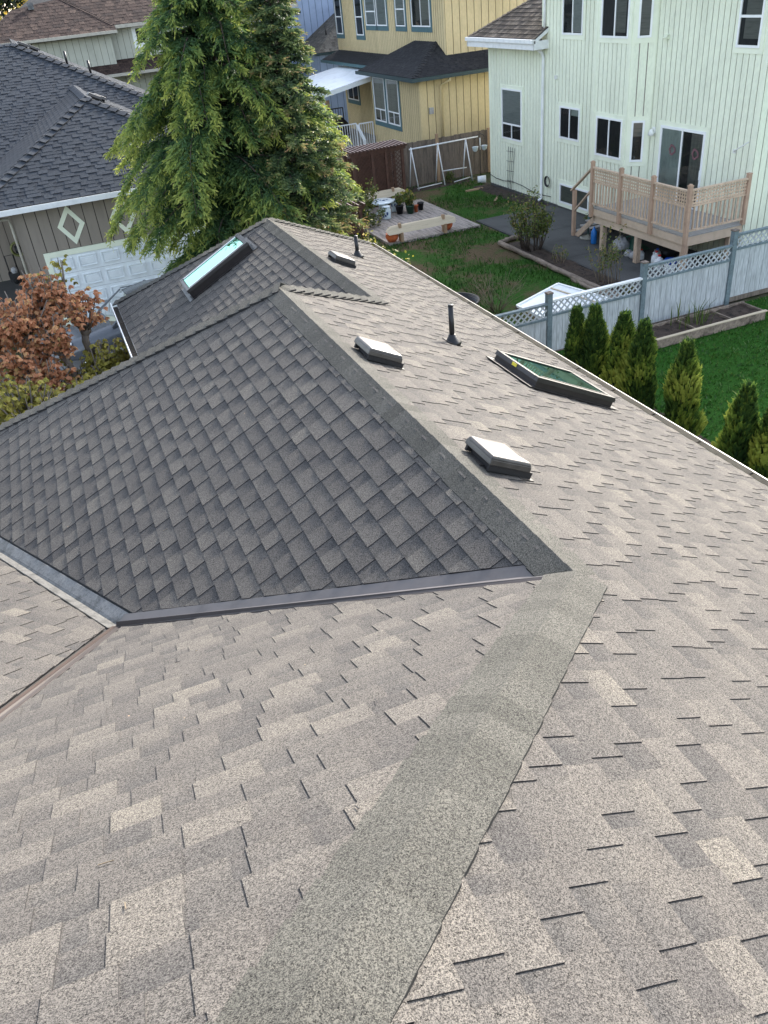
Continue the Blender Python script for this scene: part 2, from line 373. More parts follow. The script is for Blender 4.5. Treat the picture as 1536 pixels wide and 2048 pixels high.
def shingles(mb, P, plan, seed, mat='roof_shingle', e=.145, tooth=(.135, .235), gap=(.09, .185), h0=.0065, h1=.0108, tints=(.24, .70), band=.42, edges=True, low=(.1, .62)):
    r = random.Random(seed)
    poly = [P.uv(p) for p in plan]
    v0 = min(p[1] for p in poly); v1 = max(p[1] for p in poly)
    # eaves line = course grid from the bottom up
    k = 0; vb = v1
    def emit(u0, u1, va, vbm, hh, tint, b0, b1, solid):
        q = poly
        for (p, d) in (((u0, 0), (1, 0)), ((u1, 0), (-1, 0)), ((0, va), (0, 1)), ((0, vbm), (0, -1))):
            q = clip_poly(q, p, d)
            if len(q) < 3: return
        H = lambda v: .0015 + h0 * (v - va) / (vbm - va) + (hh - h0)
        top = [P.at(u, v, H(v)) for u, v in q]
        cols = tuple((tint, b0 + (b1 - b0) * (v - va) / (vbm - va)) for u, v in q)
        a = sum((top[i].cross(top[(i + 1) % len(top)]) for i in range(len(top))), V((0, 0, 0)))
        if a.dot(P.n) < 0: top.reverse(); q = q[::-1]; cols = cols[::-1]
        mb.face(top, mat, cols)
        if solid and edges:
            n = len(q)
            for i in range(n):
                p, s = q[i], q[(i + 1) % n]
                mb.face([P.at(p[0], p[1], 0), P.at(s[0], s[1], 0), top[(i + 1) % n], top[i]], 'asphalt_edge')
    while vb > v0:
        va = vb - e
        us = [p[0] for p in clip_poly(clip_poly(poly, (0, va), (0, 1)), (0, vb), (0, -1))] or [0, 0]
        ua, ub = min(us) - .3 * r.random(), max(us)
        u = ua; grp = r.random()
        while u < ub:                       # lower layer, continuous, coloured in pieces
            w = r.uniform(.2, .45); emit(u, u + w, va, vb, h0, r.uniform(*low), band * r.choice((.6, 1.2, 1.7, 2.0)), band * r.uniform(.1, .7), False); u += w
        if edges:                           # its butt edge
            us2 = clip_poly(clip_poly(poly, (0, vb - .004), (0, 1)), (0, vb), (0, -1))
            if len(us2) > 1:
                q0, q1 = min(p[0] for p in us2), max(p[0] for p in us2)
                if q1 - q0 > .05: mb.face([P.at(q0, vb, 0), P.at(q1, vb, 0), P.at(q1, vb, h0 + .0015), P.at(q0, vb, h0 + .0015)], 'asphalt_edge')
        u = ua + .2 * r.random()
        while u < ub:                       # teeth of the top layer
            w = r.uniform(*tooth); t = r.uniform(*tints)
            if r.random() < .06: t = min(1, t + .2)
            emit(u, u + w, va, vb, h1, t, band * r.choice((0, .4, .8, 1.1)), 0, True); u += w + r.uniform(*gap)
        vb = va
def deck(mb, P, plan, t=.12, mat='felt', fascia=None):
    top = [P.pt(x, y, -.012) for x, y in plan]; bot = [p - V((0, 0, t)) for p in top]
    a = sum((top[i].cross(top[(i + 1) % len(top)]) for i in range(len(top))), V((0, 0, 0)))
    if a.z < 0: top.reverse(); bot.reverse()
    mb.face(top, mat); mb.face(bot[::-1], fascia or mat)
    n = len(top)
    for i in range(n): mb.face([bot[i], bot[(i + 1) % n], top[(i + 1) % n], top[i]], fascia or mat)
def caps(mb, p0, p1, PA, PB, seed, mat='roof_cap', e=.145, w=.15, lift=.016, edge='asphalt_edge', wob=.003):
    """overlapping ridge caps from the low end p0 to the high end p1, bent over planes PA and PB"""
    r = random.Random(seed); p0, p1 = V(p0), V(p1); d = p1 - p0; L = d.length; d.normalize()
    def side(P):
        s = d.cross(P.n).normalized()
        return s if s.z < 0 or (abs(s.z) < .02 and s.dot(P.Vd) > 0) else -s
    sa, sb = side(PA), side(PB); nm = (PA.n + PB.n).normalized()
    def prof(t, h, ww):
        c = p0 + d * t
        return [c + sa * ww + PA.n * (h + .004), c + sa * ww * .5 + PA.n * (h + .003), c + sa * .03 + PA.n * (h + .002), c + nm * (h + .004),
                c + sb * .03 + PB.n * (h + .002), c + sb * ww * .5 + PB.n * (h + .003), c + sb * ww + PB.n * (h + .004)]
    t = 0.
    while t < L:
        ww = w + r.uniform(-wob, wob); h = lift + r.uniform(-.002, .003); tint = r.uniform(.3, .8)
        lo = prof(t, h, ww); hi = prof(min(t + e + .05, L + .02), .004, ww - .004)
        mid = prof(t + e * .5, h * .62 + .002, ww)
        up = (lo[1] - lo[0]).cross(mid[0] - lo[0]).dot(nm) > 0
        rows = [lo, mid, hi] if up else [lo[::-1], mid[::-1], hi[::-1]]
        mb.grid(rows, mat, col=(tint, r.uniform(0, .3)), smooth=False)
        und = lambda pr: [q - nm * .016 for q in pr]
        for a, b in zip((lo, und(lo)), (lo, und(lo))): pass
        ul, uh, um = und(lo), und(hi), und(mid)
        for i in range(6): mb.face([lo[i], ul[i], ul[i + 1], lo[i + 1]], edge)
        for i in (0, 6):
            mb.face([lo[i], mid[i], um[i], ul[i]], edge); mb.face([mid[i], hi[i], uh[i], um[i]], edge)
        t += e
def valley(mb, p0, p1, PA, PB, wa, wb, mata, matb, rib=.03, h=.012):
    p0, p1 = V(p0), V(p1); d = (p1 - p0).normalized()
    def side(P, other):
        s = d.cross(P.n).normalized()
        return s if s.z > 0 else -s
    sa, sb = side(PA, PB), side(PB, PA); nm = (PA.n + PB.n).normalized()
    rows = []
    for p, rib, h in ((p0, rib * .35, .004), (p1, rib, h)):
        rows.append([p + sa * (wa + .004) + PA.n * .001, p + sa * wa + PA.n * h, p + sa * .025 + PA.n * h, p + nm * (h + rib), p + sb * .025 + PB.n * h, p + sb * wb + PB.n * h, p + sb * (wb + .004) + PB.n * .001])
    for i in range(6):
        q = [rows[0][i], rows[1][i], rows[1][i + 1], rows[0][i + 1]]
        if (q[1] - q[0]).cross(q[3] - q[0]).dot(nm) < 0: q.reverse()
        mb.face(q, mata if i < 3 else matb)
def ends(P, a): return (a[0], a[1], P.z(a[0], a[1]))
m_ = .512
zr1 = 7.5 - 1.62 - m_ * 1.884; zr2 = 7.5 - 1.62 - m_ * 3.3
mF = .7625
PR = Plane(7.5 - 1.62, -m_, 0)                       # long slope to the garden
PL = Plane(zr1 + m_ * 2.71, 0, -m_)                  # hip end in front of the camera
PD = Plane(zr1 - m_ * 1.884, m_, 0)                  # shaded slope
PD2 = Plane(zr2 - m_ * 3.3, m_, 0)
PF = Plane(zr1 + mF * 8.17, 0, -mF)
PF2 = Plane(zr2 + mF * 14.2, 0, -mF)
Q = (-.416, 5.01); zQ = PD.z(*Q); g = m_ / math.sqrt(2)
PQ = Plane(zQ + g * (Q[0] + Q[1]), -g, -g)           # wing turned by 45 degrees
Ppt = (1.884, 2.71); A1 = (1.884, 8.17); J = (3.3, 9.116); A2 = (3.3, 14.2)
house = thing('shingled_house', 'weathered grey brown shingled house whose roof fills the foreground', 'house', (2.5, 6, 0))
NEAR = (-2.116, -1.29); VL = (Q[0] - .414 * 6.3, Q[1] - 6.3); VE = (Q[0] - .414 * 6.24, Q[1] + 6.24)
HL = (-3.0, 8.17 + 4.884 * m_ / mF)
planR = [(NEAR[0] + .07, NEAR[1]), (1.954, 2.74), (1.934, 8.15), (3.34, 9.08), (3.34, 14.2), (5.62, 15.758), (5.62, -1.29)]
planL = [NEAR, Ppt, Q, VL]
planD = [Ppt, Q, VE, HL, A1]
planD2 = [J, A2, (.58, 14.2 + 2.72 * m_ / mF), (.58, 9.116 + 2.72 * m_ / mF)]
planQ = [Q, VE, (-3.9, 8.), (-4.3, 3.4), (Q[0] - .414 * 3.7, Q[1] - 3.7)]
planF = [A1, J, (.58, planD2[3][1]), HL]
planF2 = [A2, (5.62, 15.758), (.58, planD2[2][1])]
ci = .05      # shingles stop short of hips and ridges, under the caps
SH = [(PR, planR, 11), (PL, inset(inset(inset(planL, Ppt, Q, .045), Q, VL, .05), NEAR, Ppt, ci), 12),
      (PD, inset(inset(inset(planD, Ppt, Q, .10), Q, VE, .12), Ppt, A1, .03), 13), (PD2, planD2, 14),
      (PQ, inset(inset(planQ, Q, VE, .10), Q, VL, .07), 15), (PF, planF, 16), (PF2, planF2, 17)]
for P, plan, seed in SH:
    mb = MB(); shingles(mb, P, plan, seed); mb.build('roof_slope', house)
mb = MB()
for P, plan in ((PR, planR), (PL, planL), (PD, planD), (PD2, planD2), (PQ, planQ), (PF, planF), (PF2, planF2)): deck(mb, P, plan)
mb.build('roof_deck', house)
for a, b, PA, PB, sd in ((ends(PR, Ppt), ends(PR, NEAR), PR, PL, 1), (ends(PR, A1), ends(PR, Ppt), PR, PD, 2), (ends(PD, HL), ends(PD, A1), PD, PF, 3),
                         (ends(PR, J), ends(PR, A1), PR, PF, 4), (ends(PR, A2), ends(PR, J), PR, PD2, 5),
                         (ends(PD2, planD2[2]), ends(PD2, A2), PD2, PF2, 6), (ends(PR, (5.62, 15.758)), ends(PR, A2), PR, PF2, 7)):
    mb = MB(); caps(mb, a, b, PA, PB, sd, lift=.045 if sd in (4, 7) else .032 if sd in (3, 6) else (.021 if sd == 1 else .012), w=.16 if sd in (1, 4) else .15); mb.build('ridge_cap', house)
mb = MB(); valley(mb, ends(PD, (1.785, 2.809)), ends(PD, Q), PD, PL, .10, .035, 'valley_metal_skylit', 'valley_metal_shaded', rib=.034); mb.build('valley_flashing', house)
mb = MB(); valley(mb, ends(PQ, Q), ends(PQ, VE), PD, PQ, .112, .085, 'galv', 'galv_dull', rib=-.01); mb.build('valley_flashing', house, )
mb = MB(); valley(mb, ends(PL, Q), ends(PL, (Q[0] - .414 * 3.7, Q[1] - 3.7)), PQ, PL, .048, .028, 'valley_brown', 'valley_metal_shaded'); mb.build('valley_flashing', house)
# gutters
def gutter(mb, a, b, out, mat, w=.115, d=.09, inner='gutter_dirt', lip=.013):
    """open trough along a-b whose outer side lies towards out"""
    a, b, o = V(a), V(b), V(out); up = V((0, 0, 1)); al = b - a
    mb.obox(a - up * d, al, o * w, up * .012, inner)                      # floor
    mb.obox(a - up * d, al, o * .006, up * d, mat)
    mb.obox(a + o * (w - .006) - up * (d + .004), al, o * .010, up * (d + .006), mat)
    mb.obox(a + o * (w - .012) + up * .002, al, o * lip, up * .012, mat)
    mb.obox(a - up * (d + .006), al, o * (w - .006), up * .006, mat)
    n = int(al.length / .75)
    for i in range(n): mb.obox(a + al * ((i + .5) / n) - up * .016, al.normalized() * .02, o * w, up * .006, inner)
zE = PR.z(5.62, 0)
mb = MB(); gutter(mb, (5.615, -1.29, zE - .012), (5.615, 15.70, zE - .012), (1, 0, 0), 'cream_metal'); mb.build('gutter', house)
zE2 = PD2.z(.58, 0)
mb = MB(); gutter(mb, (.585, planD2[3][1] + .1, zE2 - .01), (.585, planD2[2][1] + .02, zE2 - .01), (-1, 0, 0), 'white_metal'); mb.build('gutter', house)
mb = MB()
for x0, y0, x1, y1, h in ((5.2, -1.2, 5.2, 15.3, 3.0), (5.2, 15.3, 1.0, 15.3, 2.75), (1.0, 15.3, 1.0, 11.2, 2.72), (1.0, 11.2, -2.9, 11.0, 2.2), (-2.9, 11.0, -3.4, 4., 2.2), (-3.4, 4., -1.2, -1.2, 3.), (-1.2, -1.2, 5.2, -1.2, 3.0)):
    mb.face([(x0, y0, 0), (x1, y1, 0), (x1, y1, h), (x0, y0, h)], 'taupe_wall')
mb.build('wall', house)
# roof vents, pipes, skylights in roof-plane coordinates: a along +Y, v down the slope, w off the plane
def frame_of(P, x, y):
    o = P.pt(x, y, .012); return lambda a, v, w: o + V((0, 1, 0)) * a + P.Vd * v + P.n * w
def rbox(mb, F, a0, a1, v0, v1, w0, w1, mat, ta=0., tv=0.):
    lo = [F(a0, v0, w0), F(a1, v0, w0), F(a1, v1, w0), F(a0, v1, w0)]
    hi = [F(a0 + ta, v0 + tv, w1), F(a1 - ta, v0 + tv, w1), F(a1 - ta, v1 - tv, w1), F(a0 + ta, v1 - tv, w1)]
    i = len(mb.v); mb.v.extend([tuple(p) for p in lo + hi]); k = mb.mi(mat)
    flip = (lo[1] - lo[0]).cross(lo[3] - lo[0]).dot(hi[0] - lo[0]) > 0
    for f in ((0, 3, 2, 1), (4, 5, 6, 7), (0, 1, 5, 4), (1, 2, 6, 5), (2, 3, 7, 6), (3, 0, 4, 7)):
        f = f if flip else f[::-1]; mb.f.append(tuple(i + q for q in f)); mb.m.append(k)
for x, y in ((2.165, 6.17), (2.165, 4.08), (3.645, 11.5)):
    F = frame_of(PR, x, y); mb = MB()
    rbox(mb, F, -.17, .17, -.165, .165, .045, .085, 'vent_paint', .004, .004)
    rbox(mb, F, -.166, .166, -.161, .161, .085, .105, 'vent_paint', .012, .012)
    rbox(mb, F, -.154, .154, -.149, .149, .105, .116, 'vent_paint', .06, .06)
    lid = mb.build('roof_vent', house)
    bv = lid.modifiers.new('bevel', 'BEVEL'); bv.width = .006; bv.segments = 2
    mb = MB(); rbox(mb, F, -.12, .12, -.12, .12, 0, .046, 'vent_dark'); rbox(mb, F, -.19, .19, .10, .205, -.002, .004, 'vent_paint')
    for q in (-.15, .15): rbox(mb, F, q - .012, q + .012, -.15, .19, .004, .045, 'vent_dark')
    mb.build('vent_base', lid)
for x, y, h, r in ((3.66, 7.80, .44, .030), (4.43, 12.96, .345, .032)):
    o = PR.pt(x, y, 0); mb = MB(); mb.tube([o - V((0, 0, .05)), o + V((0, 0, h))], r, 'black_pvc', 14)
    mb.tube([o + V((0, 0, h - .012)), o + V((0, 0, h + .004))], r * 1.06, 'black_pvc', 14)
    pp = mb.build('vent_pipe', house)
    mb = MB(); mb.lathe(o, [(r + .075, .0), (r + .055, .03), (r + .028, .055), (r + .022, .075), (r + .012, .08), (r + .010, .105), (r + .001, .11)], 'black_pvc', 16)
    F = frame_of(PR, x, y); rbox(mb, F, -.085, .085, -.10, .085, -.001, .006, 'vent_dark'); mb.build('pipe_boot', pp)
def skylight(P, x, y, la, lv, label, sticker=False, trim='bronze', gleam='bronze', up=0.):
    F = frame_of(P, x, y); a, v = la / 2, lv / 2; mb = MB()
    for s in (-1, 1):      # sash of four members with a chamfered outer edge
        rbox(mb, F, s * a - .035, s * a + .035, -v - .035, v + .035, .07 + up, .118 + up, trim, .008, .008)
        rbox(mb, F, -a + .036, a - .036, s * v - .035, s * v + .035, .07 + up, .116 + up, trim, .0, .008)
        rbox(mb, F, s * (a - .042) - .008, s * (a - .042) + .008, -v + .045, v - .045, .112 + up, .122 + up, gleam)
    rbox(mb, F, -a - .022, a + .022, -v - .022, v + .022, .0, .069 + up, trim)
    sk = mb.build('skylight', house, ); sk['label'] = label
    mb = MB(); rbox(mb, F, -a + .037, a - .037, -v + .037, v - .037, .104 + up, .110 + up, 'skylight_glass'); mb.build('pane', sk)
    mb = MB()
    rbox(mb, F, -a - .07, a + .07, v + .024, v + .10, .006, .012, 'galv' if not sticker else trim); rbox(mb, F, -a - .07, a + .07, -v - .11, -v - .024, .008, .016, 'galv' if not sticker else trim)
    for s in (-1, 1): rbox(mb, F, s * (a + .045) - .022, s * (a + .045) + .022, -v - .05, v + .05, .003, .010, trim)
    if not sticker:
        rbox(mb, F, -a - .05, a + .05, -v - .06, -v - .024, .012, .11, 'galv'); rbox(mb, F, -a - .05, a + .05, v + .024, v + .05, .012, .075, 'galv')
    mb.build('flashing', sk)
    if sticker:
        mb = MB(); rbox(mb, F, -.02, .07, -v - .0385, -v - .035, .075, .108, 'yellow_sticker'); mb.build('sticker', sk)
skylight(PR, 4.45, 7.02, .80, 1.02, 'dark framed skylight on the sunny slope above the gutter', True)
skylight(PD2, 2.24, 13.70, .60, 1.20, 'long narrow skylight on the shaded slope reflecting pale sky', False, gleam='white_metal', up=.05)
# ------------------------------------------------------------------ walls and windows
class Wall:
    """vertical wall: origin o at z 0, t along it (to the viewer's right), n outward"""
    def __init__(s, o, t, n): s.o, s.t, s.n = V((o[0], o[1], 0)), V(t).normalized(), V(n).normalized()
    def p(s, a, z, w=0.): return s.o + s.t * a + s.n * w + V((0, 0, z))
    def box(s, mb, a0, a1, z0, z1, w0, w1, mat): mb.obox(s.p(a0, z0, w0), s.t * (a1 - a0), s.n * (w1 - w0), (0, 0, z1 - z0), mat)
def siding(mb, W, L, z0, z1, ops, pitch, gap, board, groove, proud=.014, a0=0.):
    mb.face([W.p(a0, z0), W.p(L, z0), W.p(L, z1), W.p(a0, z1)], groove)
    n = max(1, round((L - a0) / pitch)); pt = (L - a0) / n
    for i in range(n):
        x0, x1 = a0 + i * pt + gap / 2, a0 + (i + 1) * pt - gap / 2
        cuts = sorted({x0, x1, *[q for o in ops for q in o[:2] if x0 < q < x1]})
        for c0, c1 in zip(cuts, cuts[1:]):
            mid = (c0 + c1) / 2; segs = [(z0, z1)]
            for (oa, ob, oz0, oz1) in ops:
                if oa <= mid <= ob:
                    ns = []
                    for s0, s1 in segs:
                        if oz0 > s0: ns.append((s0, min(s1, oz0)))
                        if oz1 < s1: ns.append((max(s0, oz1), s1))
                    segs = [q for q in ns if q[1] - q[0] > .01]
            for s0, s1 in segs: W.box(mb, c0, c1, s0, s1, 0, proud, board)
def window(W, parent, a0, a1, z0, z1, mull=(), frame='white_vinyl', casing=None, cw=.11, sill=0., back='dark_room', blind=None, fw=.055, base=.004, glass='glass', label=None, name='window', only=None):
    """a0..z1 outer frame; mull: ('v', frac, z-from, z-to) or ('h', frac); blind: (material, z-from fraction, a0 frac, a1 frac)"""
    mb = MB(); f = fw; lo, hi = .016, .055
    for (b0, b1, c0, c1) in ((a0, a1, z0, z0 + f), (a0, a1, z1 - f, z1), (a0, a0 + f, z0 + f, z1 - f), (a1 - f, a1, z0 + f, z1 - f)): W.box(mb, b0, b1, c0, c1, lo, hi, frame)
    for q in mull:
        if q[0] == 'v':
            a = a0 + (a1 - a0) * q[1]; zz0 = z0 + f + (z1 - z0 - 2 * f) * (q[2] if len(q) > 2 else 0); zz1 = z0 + f + (z1 - z0 - 2 * f) * (q[3] if len(q) > 3 else 1)
            W.box(mb, a - f * .42, a + f * .42, zz0, zz1, lo, hi - .006, frame)
        else:
            z = z0 + (z1 - z0) * q[1]; W.box(mb, a0 + f, a1 - f, z - f * .5, z + f * .5, lo, hi - .004, frame)
    o = mb.build(name, parent)
    if label: o['label'] = label
    mb = MB(); mb.face([W.p(a0 + f * .5, z0 + f * .5, .034), W.p(a1 - f * .5, z0 + f * .5, .034), W.p(a1 - f * .5, z1 - f * .5, .034), W.p(a0 + f * .5, z1 - f * .5, .034)], glass); mb.build('pane', o)
    mb = MB(); W.box(mb, a0 + .01, a1 - .01, z0 + .01, z1 - .01, base, base + .004, back)
    mb.build('interior', o)
    if blind:
        mb = MB(); mat, f0, g0, g1 = blind
        zz = z0 + (z1 - z0) * f0; n = max(2, int((a1 - a0) * (g1 - g0) / .04))
        if mat == 'curtain':
            rows = [[W.p(a0 + (a1 - a0) * (g0 + (g1 - g0) * i / n), z, .016 + .006 * math.sin(i * 1.9) + .003 * math.sin(i * .7)) for i in range(n + 1)] for z in (zz, z1 - f)]
            mb.grid(rows, mat)
        else: W.box(mb, a0 + f + (a1 - a0 - 2 * f) * g0, a0 + f + (a1 - a0 - 2 * f) * g1, zz, z1 - f, base + .008, base + .012, mat)
        mb.build('curtain' if mat == 'curtain' else 'blind', o)
    if casing:
        mb = MB(); c = cw
        for (b0, b1, c0, c1) in ((a0 - c, a1 + c, z0 - c * 1.15 - sill, z0), (a0 - c, a1 + c, z1, z1 + c), (a0 - c, a0, z0, z1), (a1, a1 + c, z0, z1)): W.box(mb, b0, b1, c0, c1, .001, .034, casing)
        mb.build('casing', o)
    return o
def op(a0, a1, z0, z1, cw=.11): return (a0 - cw, a1 + cw, z0 - cw * 1.15, z1 + cw)
# ------------------------------------------------------------------ mint house
mint = thing('mint_house', 'pale mint green two storey house with a bay and a raised wooden deck', 'house', (20.5, 23.8, 0))
W1 = Wall((16.5, 30.75), (0, -1, 0), (-1, 0, 0)); A = lambda y: 30.75 - y
main = [('w1', 29.75, 28.30, 1.87, 3.58), ('w2', 25.80, 24.62, 2.30, 3.29), ('u1', 25.76, 24.62, 5.34, 6.75), ('ur', 18.03, 17.25, 5.19, 6.75), ('door', 20.56, 18.72, 1.17, 3.21), ('bs', 25.68, 23.92, .22, .86)]
ops = [op(A(a), A(b), c, d) for _, a, b, c, d in main] + [(A(23.64), A(21.10), 0., 7.)]
ops_l = [ops[0]]
mb = MB()
siding(mb, W1, A(26.95), .10, 5.0, ops_l, .205, .027, 'mint_wall', 'mint_groove')
siding(mb, W1, A(16.95), .10, 6.95, ops[1:], .205, .027, 'mint_wall', 'mint_groove', a0=A(26.95))
W1.box(mb, A(26.95) - .05, A(26.95) + .05, .12, 6.9, .0, .022, 'mint_trim'); W1.box(mb, 0, .09, .12, 5., .0, .022, 'mint_trim'); W1.box(mb, A(16.95) - .10, A(16.95), .12, 6.9, .0, .022, 'mint_trim')
W1.box(mb, 0, A(16.95), -.05, .13, .001, .012, 'concrete')
Wn = Wall((16.5, 16.95), (1, 0, 0), (0, -1, 0)); siding(mb, Wn, 8.5, .1, 6.95, [], .205, .027, 'mint_wall', 'mint_groove')
Wf = Wall((24.5, 30.75), (-1, 0, 0), (0, 1, 0)); siding(mb, Wf, 8.0, .1, 5.0, [], .41, .03, 'mint_wall', 'mint_groove')
Wf2 = Wall((24.5, 26.95), (-1, 0, 0), (0, 1, 0)); siding(mb, Wf2, 8.0, 4.9, 6.95, [], .41, .03, 'mint_wall', 'mint_groove')
mb.build('wall', mint)
# bay, two storeys, front 0.5 m out and slanted cheeks
mb = MB(); WB = Wall((16.0, 23.20), (0, -1, 0), (-1, 0, 0)); B = lambda y: 23.20 - y
WBr = Wall((16.0, 21.54), (.5, -.46, 0), (-.46, -.5, 0)); lr = math.hypot(.5, .46)
WBl = Wall((16.5, 23.66), (-.5, -.46, 0), (-.46, .5, 0))
bw = [(B(22.97), B(21.67), 2.20, 3.30), (B(22.95), B(21.65), 5.36, 6.75)]; rw = [(.155, lr - .155, 2.17, 3.28), (.155, lr - .155, 5.36, 6.75)]
siding(mb, WB, 1.66, .75, 6.95, [op(*q) for q in bw], .205, .027, 'mint_wall', 'mint_groove')
siding(mb, WBr, lr, .75, 6.95, [op(*q) for q in rw], .22, .027, 'mint_wall', 'mint_groove'); siding(mb, WBl, lr, .75, 6.95, [], .22, .027, 'mint_wall', 'mint_groove')
WB.box(mb, -.03, .06, .75, 6.9, .0, .024, 'mint_trim'); WB.box(mb, 1.60, 1.69, .75, 6.9, .0, .024, 'mint_trim')
WBr.box(mb, lr - .07, lr - .01, .75, 6.9, .0, .024, 'mint_trim'); WBr.box(mb, .02, .08, .75, 6.9, .0, .022, 'mint_trim')
mb.face([(16.0, 23.2, .75), (16.5, 23.66, .75), (16.5, 21.08, .75), (16.0, 21.54, .75)], 'mint_groove')
mb.build('bay', mint)
fv = (('v', .5),)
window(W1, mint, A(29.75), A(28.30), 1.87, 3.58, (('h', .31), ('v', .5, 0, .29)), casing='mint_trim', blind=('blind', .33, 0, 1))
window(W1, mint, A(25.80), A(24.62), 2.30, 3.29, fv, casing='mint_trim', blind=('curtain', .75, .55, .95))
window(W1, mint, A(25.76), A(24.62), 5.34, 6.75, fv, casing='mint_trim', blind=('blind', .05, .5, 1))
window(W1, mint, A(18.03), A(17.25), 5.19, 6.75, (('h', .42),), casing='mint_trim', blind=('dim_blind', .12, .2, 1))
window(WB, mint, *bw[0], fv, casing='mint_trim'); window(WB, mint, *bw[1], fv, casing='mint_trim', blind=('dim_blind', .1, .5, .9))
window(WBr, mint, *rw[0], (), casing='mint_trim', blind=('dim_blind', .62, 0, 1), glass='bright_glass'); window(WBr, mint, *rw[1], (), casing='mint_trim', blind=('dim_blind', .05, 0, 1))
window(W1, mint, A(25.68), A(23.92), .22, .86, fv, casing='mint_trim', blind=('dim_blind', .08, 0, 1))
dr = window(W1, mint, A(20.56), A(18.72), 1.17, 3.21, fv, casing='mint_trim', blind=('curtain', .03, .02, .52), fw=.07, name='sliding_door')
mb = MB(); W1.box(mb, A(18.72) - .055, A(18.72) - .02, 2.0, 2.25, .055, .085, 'white_vinyl'); mb.build('handle', dr)
for a in (A(20.0), A(19.05)):
    mb = MB(); c = W1.p(a, 2.62, .039); rows = []
    for i in range(2):
        rows.append([c + W1.t * math.cos(k * PI / 7) * (.08 + .06 * i) * (1 + .15 * math.sin(k * 3)) + V((0, 0, math.sin(k * PI / 7) * (.08 + .06 * i) * (1 + .15 * math.cos(k * 5)))) - W1.n * .0 for k in range(14)])
    mb.grid(rows, 'wreath', closed=True); mb.build('window_sticker', dr)
# curtain at the other half of the slider, behind the dark opening
mb = MB(); n = 14; mb.grid([[W1.p(A(19.28) + .46 * i / n, z, .017 + .006 * math.sin(i * 1.7)) for i in range(n + 1)] for z in (1.3, 3.12)], 'dim_blind'); mb.build('curtain', dr)
mb = MB(); W1.box(mb, A(20.93), A(20.81), 2.96, 3.12, .02, .05, 'lamp_white'); mb.lathe(W1.p(A(20.87), 2.92, .12), [(.02, .16), (.05, .13), (.085, .06), (.09, .0), (.05, -.02)], 'lamp_white', 12); mb.bar(W1.p(A(20.87), 3.06, .04), W1.p(A(20.87), 3.07, .13), .03, .03, 'lamp_white'); mb.build('wall_lamp', mint)
mb = MB(); W1.box(mb, A(20.70), A(20.55), 5.32, 5.42, .014, .10, 'mint_trim'); mb.obox(W1.p(A(20.70), 5.42, .014), W1.t * .15, W1.n * .12 - V((0, 0, .08)), (0, 0, .02), 'mint_trim'); mb.build('vent_hood', mint)
mb = MB(); W1.box(mb, A(26.12), A(26.0), 4.06, 4.17, .014, .07, 'lamp_white'); mb.build('outlet_box', mint)
mb = MB(); mb.tube([W1.p(A(17.62), 2.86, .02), W1.p(A(17.5), 2.9, .16), W1.p(A(17.35), 2.98, .2), W1.p(A(17.0), 3.18, .2)], .015, 'lamp_white', 6); W1.box(mb, A(17.68), A(17.57), 2.82, 2.91, .013, .03, 'lamp_white'); mb.build('flag_bracket', mint)
mb = MB()
pts = [W1.p(A(30.75), .42, .05)] + [W1.p(A(30.75 - .5 * i), .40 - .05 * math.sin(i * 1.1) - .012 * i, .05) for i in range(1, 10)]
mb.tube(pts, .012, 'iron', 5)
for q in range(4):
    c = W1.p(A(26.45), .80, .06 + .012 * q); mb.tube([c + W1.t * math.cos(k * PI / 6) * (.13 + .012 * q) + V((0, 0, math.sin(k * PI / 6) * (.15 + .01 * q))) for k in range(13)], .012, 'iron', 5)
mb.build('garden_cable', mint)
mb = MB()      # wire trellis against the wall
for i in range(4): mb.tube([W1.p(A(29.35 - .11 * i), .12, .06), W1.p(A(29.25 - .16 * i), 1.62, .05)], .008, 'iron', 4)
for z in (.4, .75, 1.1, 1.45): mb.tube([W1.p(A(29.4), z, .06), W1.p(A(28.85), z + .03, .06)], .007, 'iron', 4)
mb.build('wire_trellis', mint)
mb = MB(); c = W1.p(A(26.82), 5.6, .06)
mb.tube([W1.p(A(26.80), 6.9, .05), W1.p(A(26.80), 5.42, .05)], .042, 'white_metal', 8)
mb.tube([W1.p(A(26.95), 4.98, .3), W1.p(A(26.86), 4.80, .10), W1.p(A(26.84), 4.66, .06), W1.p(A(26.84), .16, .06), W1.p(A(26.84), .10, .2)], .052, 'white_metal', 8); mb.build('downpipe', mint)
# low roof over the single-storey end: hip, wide white gutter board
ML = Plane(5.27 - .6 * -16.0 * -1 + 0, .6, 0); ML = Plane(5.25 - .6 * 16.0, .6, 0); ME = Plane(5.25 + .6 * 31.3, 0, -.6)
pm = [(15.98, 26.62), (15.98, 31.32), (18.4, 28.90), (18.4, 26.95), (16.5, 26.95), (16.5, 26.62)]
mb = MB(); shingles(mb, ML, pm, 31, mat='shake', e=.21, tooth=(.10, .24), gap=(.006, .02), h0=.016, h1=.024, tints=(0, 1), band=.4)
deck(mb, ML, pm, fascia='white_metal')
pe = [(15.98, 31.32), (24, 31.32), (24, 28.90), (18.4, 28.90)]; deck(mb, ME, pe, fascia='white_metal'); shingles(mb, ME, pe, 32, mat='shake', e=.21, tooth=(.10, .24), gap=(.006, .02), h0=.006, h1=.022, edges=False)
caps(mb, (15.98, 31.32, 5.25), (18.4, 28.90, 6.70), ML, ME, 33, mat='shake', e=.2, w=.14, lift=.03)
mb.build('porch_roof', mint)
